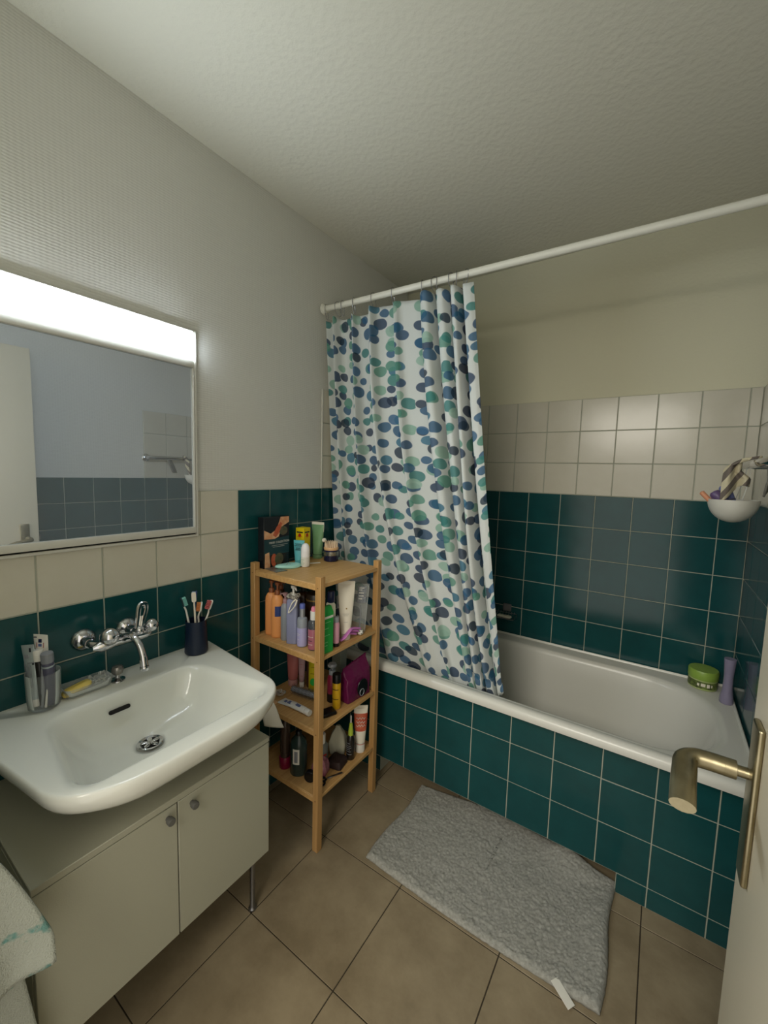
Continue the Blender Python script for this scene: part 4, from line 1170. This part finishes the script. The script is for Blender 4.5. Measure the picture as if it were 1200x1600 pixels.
bm = NB(); lathe(bm, [(.0105, 0), (.0112, .002), (.0112, .011), (.0105, .012)], 18, T(.1742, -1.612, FZ - .074)); obj('aerator', bm, M_chrome, f)

t = thing('waste_knob', 'clear knob on chrome foot rising from the basin ledge under the faucet', 'plug knob', (.060, -1.632, zs_))
turned('foot', [(.0195, 0), (.019, .003), (.010, .005), (.006, .008), (.0055, .016)], M_chrome, t)
turned('knob', [(.006, .016), (.013, .020), (.0155, .028), (.0155, .036), (.013, .041), (.005, .0435)], C_('frosted_chrome_plastic', '#8e8c88', .18, .7), t, 16)

# tumbler with its contents
t = thing('clear_tumbler', 'ribbed clear tumbler full of tubes at the left of the basin ledge', 'tumbler', (.056, -1.800, zs_))
bm = NB(); n = 48; rs = []
def rr_(r, z, amp): return [Vector(((r + amp * math.cos(12 * 2 * PI * i / n)) * math.cos(2 * PI * i / n), (r + amp * math.cos(12 * 2 * PI * i / n)) * math.sin(2 * PI * i / n), z)) for i in range(n)]
rings(bm, [rr_(.029, 0, 0), rr_(.0325, .004, .0006), rr_(.0345, .03, .0009), rr_(.0355, .075, .0009), rr_(.0358, .092, 0), rr_(.0342, .092, 0), rr_(.0335, .075, 0), rr_(.0320, .03, 0), rr_(.0295, .006, 0)])
obj('cup', bm, M_glass, t)
TX, TY = .056, -1.800
def leaning_tube(name, lab, x, y, w, h, rz, tilt, m, mc_, marks):
    t = thing(name, lab, 'tube', (x, y, zs_ + .0075), 0, rot=(tilt[0], tilt[1], rz))
    turned('cap', [(w * .30, 0), (w * .31, .018), (w * .29, .019)], mc_, t)
    bm = NB(); n = 24; rs = []
    for tt in (0, .03, .15, .4, .7, .93, .94, 1):
        a = w * .31 + (w / 2 - w * .31) * min(1, tt * 1.2); b = w * .30 * (1 - tt) ** .8 + .0008
        rs.append([Vector((a * math.cos(2 * PI * i / n), b * math.sin(2 * PI * i / n), .019 + (h - .019) * tt)) for i in range(n)])
    rings(bm, rs); obj('tube_body', bm, m, t)
    for (x0, x1, z0, z1, mm) in marks:
        bm = NB(); q = (z0 - .019) / (h - .019); yy = -(w * .30 * (1 - min(1, q)) ** .8 + .0012)
        q2 = (z1 - .019) / (h - .019); y2 = -(w * .30 * (1 - min(1, q2)) ** .8 + .0012)
        v = [bm.verts.new(p) for p in ((x0, yy - .0004, z0), (x1, yy - .0004, z0), (x1, y2 - .0004, z1), (x0, y2 - .0004, z1), (x0, yy + .0004, z0), (x1, yy + .0004, z0), (x1, y2 + .0004, z1), (x0, y2 + .0004, z1))]
        for q_ in ((0, 1, 2, 3), (7, 6, 5, 4), (0, 4, 5, 1), (1, 5, 6, 2), (2, 6, 7, 3), (3, 7, 4, 0)): bm.faces.new([v[i] for i in q_])
        obj('printed_block', bm, mm, t, smooth=False)
    return t
m_silvt = C_('silver_white_laminate', '#a8b3b5', .28, .35)
leaning_tube('medicine_tube', 'silvery tube with rows of fine print, leftmost in the tumbler', TX - .002, TY - .013, .030, .158, math.radians(38), (math.radians(0), math.radians(-6)), m_silvt, m_white,
             [(-.008, .001, .125, .134, m_grey), (.004, .008, .140, .150, M_text_k), (-.001, .012, .112, .114, m_grey)] + [(-.011 + .0028 * k, -.0102 + .0028 * k, .05, .115 - .004 * (k % 3), m_grey) for k in range(6)] + [(.008, .012, .108, .113, M_text_k)])
leaning_tube('blue_square_tube', 'white tube with a navy square, tallest at the back of the tumbler', TX - .018, TY + .006, .036, .178, math.radians(34), (math.radians(3), math.radians(2)), m_white, m_white,
             [(-.004, .004, .158, .167, m_navy), (-.004, .004, .148, .155, m_bluep), (-.016, -.008, .170, .1725, M_text_k), (.008, .0095, .145, .158, m_rose), (-.0085, -.007, .145, .158, m_rose)])
def stick(name, lab, x, y, r, h, tilt, m, mcap, band=None, caph=.03):
    t = thing(name, lab, 'stick', (x, y, zs_ + .0075), 0, rot=(tilt[0], tilt[1], 0))
    turned('barrel', [(r * .92, 0), (r, .002), (r, h - caph), (r * .96, h - caph + .001)], m, t)
    turned('cap', [(r * 1.04, h - caph), (r * 1.06, h - caph + .002), (r * 1.06, h - .003), (r * .98, h)], mcap, t)
    if band: label_band('pale_ring', t, r * 1.01, r * 1.01, h - caph - .012, h - caph - .008, band)
    return t
m_slate = C_('slate_grey_plastic', '#4c4c60', .35)
stick('grey_capped_stick', 'dark stick with a wide grey cap, right hand one in the tumbler', TX + .012, TY + .012, .0125, .140, (math.radians(4), math.radians(6)), m_slate, m_grey, m_silvt, .024)
stick('white_capped_stick', 'dark tube with slanted white cap in the middle of the tumbler', TX + .004, TY - .001, .0105, .142, (math.radians(2), math.radians(-4)), M_black, m_white, None, .028)
t = thing('razor_handle', 'slim grey rounded handle standing in the tumbler', 'razor', (TX + .018, TY - .009, zs_ + .0075), 0, rot=(math.radians(-2), math.radians(3), .4))
bm = NB(); tube(bm, spline([(0, 0, 0), (.001, 0, .04), (-.001, 0, .08), (0, 0, .106)], 5), [.0035] * 5 + [.005] * 8 + [.0055, .005, .003], 10, flat=.7); obj('handle', bm, m_grey, t)
t = thing('white_stick', 'thin white plastic stick leaning in the tumbler', 'stick', (TX + .024, TY - .004, zs_ + .0075), 0, rot=(math.radians(-6), math.radians(0), 0))
bm = NB(); tube(bm, [(0, 0, 0), (0, 0, .05), (0, 0, .108)], [.0028, .0018, .0014], 8); obj('stick', bm, m_white, t)

# soap dish
t = thing('soap_dish', 'shallow clear plastic soap dish on the basin ledge', 'soap dish', (.052, -1.705, zs_), 0)
bm = NB()
def dr_(e, z): return rpoly([(-.030 + e, -.056 + e), (.030 - e, -.056 + e), (.030 - e, .056 - e), (-.030 + e, .056 - e)], .014, 6, 6, z)
rings(bm, [dr_(.008, 0), dr_(.004, .003), dr_(.0, .022), dr_(-.001, .026), dr_(.001, .026), dr_(.0025, .022), dr_(.007, .006), dr_(.010, .0035)]); obj('dish', bm, M_clear, t)
t = thing('soap_bar', 'worn yellow bar of soap in the clear dish', 'soap', (.054, -1.728, zs_ + .0065), 0, rot=(math.radians(14), math.radians(0), math.radians(-6)))
bm = NB(); rings(bm, [rpoly([(-.019 + e, -.033 + e), (.019 - e, -.033 + e), (.017 - e, .035 - e), (-.017 + e, .035 - e)], .014 - e * .5, 5, 6, z) for e, z in ((.006, .002), (.001, .005), (0, .010), (.003, .015), (.010, .0175))]); obj('bar', bm, C_('yellow_soap', '#d9bd4e', .4, mottle=('#e0cd7c', 30, .6)), t)
t = thing('soap_wrapper', 'crumpled clear film in the right half of the soap dish', 'wrapper', (.052, -1.674, zs_ + .0055), .2)
bm = NB(); g = []
for j in range(15):
    g.append([bm.verts.new(((i - 7) * .0032, (j - 7) * .0036, .016 + .016 * noise.noise(Vector((i * .35, j * .33, 4))) )) for i in range(15)])
for j in range(14):
    for i in range(14): bm.faces.new((g[j][i], g[j][i + 1], g[j + 1][i + 1], g[j + 1][i]))
o = obj('film', bm, clear('crumpled_film', '#d5d8d2', .3, .2), t, ang=20)
o.modifiers.new('thick', 'SOLIDIFY').thickness = .0004

# toothbrush cup
t = thing('toothbrush_cup', 'dark navy cup holding toothbrushes on the right of the basin ledge', 'cup', (.062, -1.392, zs_))
turned('cup', [(.034, 0), (.0365, .003), (.0365, .008), (.0325, .102), (.0327, .110), (.0310, .110), (.0305, .102), (.034, .010), (.001, .006)], C_('navy_ceramic', '#101d33', .3), t, 40)
def toothbrush(lab, base, lean, rz, h, mh, mb, flip=1, headm=None):
    t = thing('toothbrush', lab, 'toothbrush', (base[0], base[1], zs_ + .0085), 0, 'toothbrushes in the navy cup', rot=(lean[0], lean[1], 0))
    R_ = Rz(rz)
    bm = NB(); pts = [R_ @ p for p in spline([(0, 0, 0), (.001, 0, .045), (-.001, 0, .09), (.003 * flip, 0, h - .045), (.0, 0, h - .026)], 5)]
    n_ = len(pts); tube(bm, pts, [.0042 - .0018 * (i / n_) for i in range(n_)], 9, flat=.8); obj('handle', bm, mh, t)
    bm = NB(); rings(bm, [[R_ @ (Vector((x, 0, h - .013)) + Vector((0, p.x, p.y))) for p in rpoly([(-.0068, -.0165), (.0068, -.0165), (.0068, .0165), (-.0068, .0165)], .0055, 4, 4)] for x in (-.002, .002)]); obj('head', bm, headm or mh, t)
    bm = NB()
    for a in range(6):
        for b in range(3):
            tube(bm, [R_ @ Vector((.002, -.0042 + b * .0042, h - .026 + a * .0050)), R_ @ Vector((.0135, -.0042 + b * .0042, h - .026 + a * .0050))], .0019, 5)
    tag(obj('bristles', bm, mb, t), 'bristle tufts', kind='stuff')
    return t
CX_, CY_ = .062, -1.392
m_whiteb = C_('white_bristle', '#cfd6d6', .6); m_tealb = C_('teal_bristle', '#7fc0b8', .6); m_pinkb = C_('coral_bristle', '#c96a68', .6); m_blueb = C_('blue_bristle', '#8fa2c4', .6); m_orb = C_('orange_bristle', '#d88a52', .6)
toothbrush('leftmost toothbrush, dark back and teal bristles, in the navy cup', (CX_, CY_ + .004), (math.radians(15), math.radians(-3)), math.radians(75), .188, m_white, m_tealb, 1, C_('dark_teal_plastic', '#16343c', .35))
toothbrush('tall cream toothbrush seen from behind, in the navy cup', (CX_ + .004, CY_), (math.radians(4), math.radians(2)), math.radians(150), .196, m_cream, m_whiteb)
toothbrush('blue and white striped toothbrush, tallest at the back of the cup', (CX_ - .008, CY_ - .004), (math.radians(-6), math.radians(-4)), math.radians(235), .190, C_('blue_plastic', '#24407e', .35), m_blueb)
toothbrush('short orange bristled toothbrush in the middle of the navy cup', (CX_ - .002, CY_ - .008), (math.radians(-9), math.radians(3)), math.radians(245), .158, m_white, m_orb)
toothbrush('rightmost white toothbrush with coral bristles, leaning right in the navy cup', (CX_ + .004, CY_ - .010), (math.radians(-19), math.radians(6)), math.radians(265), .168, m_white, m_pinkb, -1)

# rag behind the basin
def cloth_strip(name, fn, nu, nv, m, parent=None, th=.003):
    bm = NB(); g = [[bm.verts.new(fn(i / nu, j / nv)) for i in range(nu + 1)] for j in range(nv + 1)]
    for j in range(nv):
        for i in range(nu): bm.faces.new((g[j][i], g[j][i + 1], g[j + 1][i + 1], g[j + 1][i]))
    o = obj(name, bm, m, parent, ang=180)
    s_ = o.modifiers.new('thick', 'SOLIDIFY'); s_.thickness = th; s_.offset = 0
    return o
m_rag = mat('white_rag_cloth', '#c9c8be', .9, bump=(500, .0006))
def rag(u, v):
    x = .270 + .085 * u + .006 * math.sin(v * 5); y = -1.336 + .014 * v + .030 * math.sin(u * 7) * (.3 + v * .6) + .045 * u * v - .02 * u
    z = .688 - .121 * v - .03 * u * v + .006 * math.sin(u * 11)
    return (x, y + .012, z)
o = cloth_strip('rag', rag, 24, 20, m_rag); tag(o, 'white rag tucked under the right end of the washbasin', 'rag')

# towel at the left edge, over a short bar fixed to the front wall
t = thing('towel_bar', 'short chrome towel bar at the left edge beside the cabinet', 'towel bar', (.452, YF, .745))
bm = NB(); lathe(bm, [(.02, 0), (.02, .004), (.0075, .006), (.0075, .215), (.0095, .217), (.0095, .225)], 18, Rx(-PI / 2)); obj('bar', bm, M_chrome, t)
m_tow = mat('terry_towel', '#a9ada2', .95, bump=(420, .0022, 2), mottle=('#5f8f88', 5, 0))
nt = m_tow.node_tree
for nd in nt.nodes:
    if nd.type == 'MAP_RANGE': nd.inputs[1].default_value = .60; nd.inputs[2].default_value = .63; nd.inputs[4].default_value = .9
def tow(u, v):
    # u across (y), v down the front drop then the back drop
    spread = .35 + .65 * min(1, abs(v - .38) * 2.4)
    if v < .38:
        t_ = 1 - v / .38; x = .474 + .016 * t_; z = .756 - .285 * t_; xo = 0
    else:
        t_ = (v - .38) / .62; x = .430 + .004 * t_; z = .756 - .50 * t_
    k = min(1, t_ / .08); x = .452 + (x - .452) * k ** .5
    y0, y1 = -2.165, -2.000 + .075 * min(1, t_ * (1.25 if v < .38 else .9)) ** .8
    y = y0 + (y1 - y0) * u
    x += .012 * math.sin(u * 13 + 1) * t_ * (1 if v < .38 else .4)
    z += (.035 * u * t_ if v < .38 else 0)
    return (x, y, z)
o = cloth_strip('towel', tow, 40, 70, m_tow, None, .006); tag(o, 'pale terry towel with green patches at the far left edge', 'towel')

# ================================================================== in and around the tub
zr = .5292
t = thing('hair_mask_jar', 'round lime green jar with printed band on the tub corner', 'jar', (1.508, -.062, zr))
m_lime = C_('lime_green_plastic', '#8aa848', .35)
turned('jar', [(.044, 0), (.048, .003), (.0485, .040), (.046, .042)], C_('pale_lime_plastic', '#a9b878', .35), t, 36)
turned('lid', [(.0500, .042), (.0510, .045), (.0510, .072), (.048, .077), (.001, .078)], m_lime, t, 36)
label_band('label', t, .0486, .0486, .008, .036, C_('dark_olive_print', '#3b4226', .4, mottle=('#7d9046', 70, .9)), lab='dark printed band')
for a0, a1, z0, z1 in ((-1.75, -1.45, .018, .030), (-1.35, -1.15, .016, .030), (-1.05, -.95, .018, .028), (-2.0, -1.85, .018, .028)):
    label_band('label_print', t, .0494, .0494, z0, z1, m_cream, a0, a1, n=6, off=.0002)
t = thing('lilac_bottle', 'slim waisted lilac bottle standing in the tub corner', 'bottle', (1.574, -.165, zr))
m_dlil = C_('dusty_lilac_plastic', '#857f96', .35)
turned('bottle', [(.020, 0), (.0215, .003), (.0210, .022), (.0160, .052), (.0145, .098), (.0155, .122)], m_dlil, t)
turned('cap', [(.0155, .122), (.0160, .124), (.0188, .172), (.0186, .174), (.001, .1735)], m_dlil, t)

# wire soap holder on the back wall
t = thing('wire_soap_holder', 'small chrome wire soap holder stuck on the teal back wall', 'soap holder', (.675, 0, .640))
bm = NB(); box(bm, (-.022, -.006, .012), (.022, -.0012, .052), .005, 3); obj('wall_plate', bm, C_('grey_wall_plate', '#6c6a6c', .3), t)
bm = NB()
fr = [(-.055, -.012, .006), (-.062, -.050, 0), (-.058, -.085, -.004), (.058, -.085, -.004), (.062, -.050, 0), (.055, -.012, .006)]
tube(bm, fr, .0022, 8, closed=True)
obj('wire_frame', bm, M_steel, t)
for k in range(7):
    x = -.042 + k * .014
    bm = NB(); tube(bm, spline([(x, -.010, .014), (x * 1.05, -.022, .001), (x * 1.1, -.055, -.010), (x * 1.12, -.085, -.004)], 4), .0013, 6); obj('wire', bm, M_steel, t)
t = thing('white_soap', 'thin white bar of soap in the wire holder', 'soap', (.680, -.062, .6355), 0, rot=(math.radians(-2), 0, 0))
bm = NB(); rings(bm, [rpoly([(-.036 + e, -.016 + e), (.036 - e, -.016 + e), (.036 - e, .016 - e), (-.036 + e, .016 - e)], .010, 4, 5, z) for e, z in ((.004, 0), (0, .003), (0, .008), (.004, .011))]); obj('bar', bm, C_('white_soap_bar', '#d5d0bd', .45), t)

# grab bar, bowl, razors and washcloths on the right wall
t = thing('grab_bar', 'chrome grab bar on the white tiles at the right end of the tub', 'bar')
BX, BZ = 1.536, 1.424
for y in (-.735, -.34):
    turned('flange', [(.026, 0), (.026, .004), (.020, .010), (.012, .014), (.011, .062)], M_chrome, t, 28, M=T(W - .001, y, BZ) @ Ry(-PI / 2))
bm = NB(); tube(bm, [(BX, -.752, BZ), (BX, -.746, BZ), (BX, -.55, BZ), (BX, -.330, BZ), (BX, -.322, BZ)], [.009, .0125, .0125, .0125, .009], 20); obj('rail', bm, M_chrome, t)

t = thing('white_bowl', 'white half-round plastic bowl hung under the chrome grab bar', 'bowl', (1.501, -.440, 1.2395), 0)
def hs(r, z0, n=9): return [(max(.0008, r * math.sin(PI / 2 * k / n)), z0 - r * .93 * math.cos(PI / 2 * k / n)) for k in range(n + 1)]
bm = NB(); o_ = hs(.076, .0707); i_ = hs(.0735, .0707)[::-1]
lathe(bm, [(r, z) for r, z in o_] + [(.0765, .073), (.074, .073)] + i_, 40, None, .86, 1.0); obj('bowl', bm, C_('white_bowl_plastic', '#c9c7bc', .4), t)
bm = NB()
for sg in (-1, 1): tube(bm, spline([(.012, sg * .066, .070), (.026, sg * .050, .135), (.030, sg * .030, .1925)], 5), .0018, 6)
tube(bm, [(.030, -.030, .1925), (.030, .030, .1925)], .0018, 6)
obj('hanger', bm, M_clear, t)
def razor(lab, x, y, rot, m, r, h, name='razor', cat='razor'):
    t = thing(name, lab, cat, (x, y, 1.266), 0, rot=rot)
    bm = NB(); lathe(bm, [(r * .7, 0), (r * .85, .01), (r * .9, h * .5), (r, h * .75), (r * .98, h - r * .5), (r * .7, h - .002), (.001, h)], 20); obj('grip', bm, m, t)
    bm = NB(); lathe(bm, [(r * .93, h * .45), (r * .96, h * .46), (r * .96, h * .5)], 20); obj('seam', bm, m_slate, t)
m_purp = C_('muted_purple_plastic', '#5c4a70', .35)
razor('purple rounded handle sticking out of the white bowl, in front', 1.500, -.455, (math.radians(-4), math.radians(-36), 0), m_purp, .016, .088, 'hair_brush_handle', 'handle')
razor('blue violet rounded handle sticking out of the bowl, behind the purple one', 1.512, -.430, (math.radians(-8), math.radians(-22), 0), C_('periwinkle_handle', '#6a74a8', .35), .016, .100, 'hair_brush_handle', 'handle')
razor('slim orange handle, leftmost in the white bowl', 1.478, -.452, (math.radians(-4), math.radians(-42), 0), C_('peach_handle', '#c98a68', .4), .0075, .092, 'comb_handle', 'handle')

m_cloth_s = mat('striped_terry', '#d8cfb4', .95, bump=(500, .0016, 2))
nt = m_cloth_s.node_tree; tc = nt.nodes.new('ShaderNodeTexCoord'); sp3 = nt.nodes.new('ShaderNodeSeparateXYZ'); nt.links.new(tc.outputs['Object'], sp3.inputs[0])
dt = nt.nodes.new('ShaderNodeVectorMath'); dt.operation = 'DOT_PRODUCT'; dt.inputs[1].default_value = (.86, 0, -.5); nt.links.new(tc.outputs['Object'], dt.inputs[0])
ma = nt.nodes.new('ShaderNodeMath'); ma.operation = 'MULTIPLY_ADD'; ma.inputs[1].default_value = 2 * PI / .030; ma.inputs[2].default_value = 2.2; nt.links.new(dt.outputs['Value'], ma.inputs[0])
sn = nt.nodes.new('ShaderNodeMath'); sn.operation = 'SINE'; nt.links.new(ma.outputs[0], sn.inputs[0])
gt = nt.nodes.new('ShaderNodeMath'); gt.operation = 'GREATER_THAN'; gt.inputs[1].default_value = .15; nt.links.new(sn.outputs[0], gt.inputs[0])
mxr = nt.nodes.new('ShaderNodeMixRGB'); mxr.inputs[1].default_value = lin('#cdc4a6'); mxr.inputs[2].default_value = lin('#6f665e')
nt.links.new(gt.outputs[0], mxr.inputs[0]); nt.links.new(mxr.outputs[0], nt.nodes['Principled BSDF'].inputs['Base Color'])
def drape(x0, x1, y, zt0, zt1, drop, ph, pinch=.045):
    def fn(u, v):
        pn = min(1, v / .08) * (1 - .55 * max(0, min(1, (v - .48) / .25)))
        x = x0 + (x1 - x0 - pinch * pn) * u
        z = zt0 + (zt1 - zt0) * u ** .6 - (drop + .012 * math.sin(u * 5 + ph)) * v
        yy = y + .010 * math.sin(u * 9 + ph + v * 2) - .012 * math.sin(v * PI) * (1 - u) + .03 * v
        if u > .85: yy += .02 * (u - .85) / .15
        return (x, yy, z)
    return fn
o = cloth_strip('washcloth', drape(1.462, 1.549, -.520, 1.404, 1.445, .092, 1.2), 30, 30, m_cloth_s, None, .006); tag(o, 'striped beige and grey washcloth draped over the bar above the bowl', 'washcloth')
o = cloth_strip('washcloth', drape(1.5515, 1.590, -.590, 1.428, 1.434, .098, 3.0, .0), 22, 30, mat('grey_pale_terry', '#8d8b80', .95, bump=(450, .0016, 2), mottle=('#5d5c56', 22, .8)), None, .005); tag(o, 'plain greyish washcloth bunched between the bar and the tiled wall', 'washcloth')
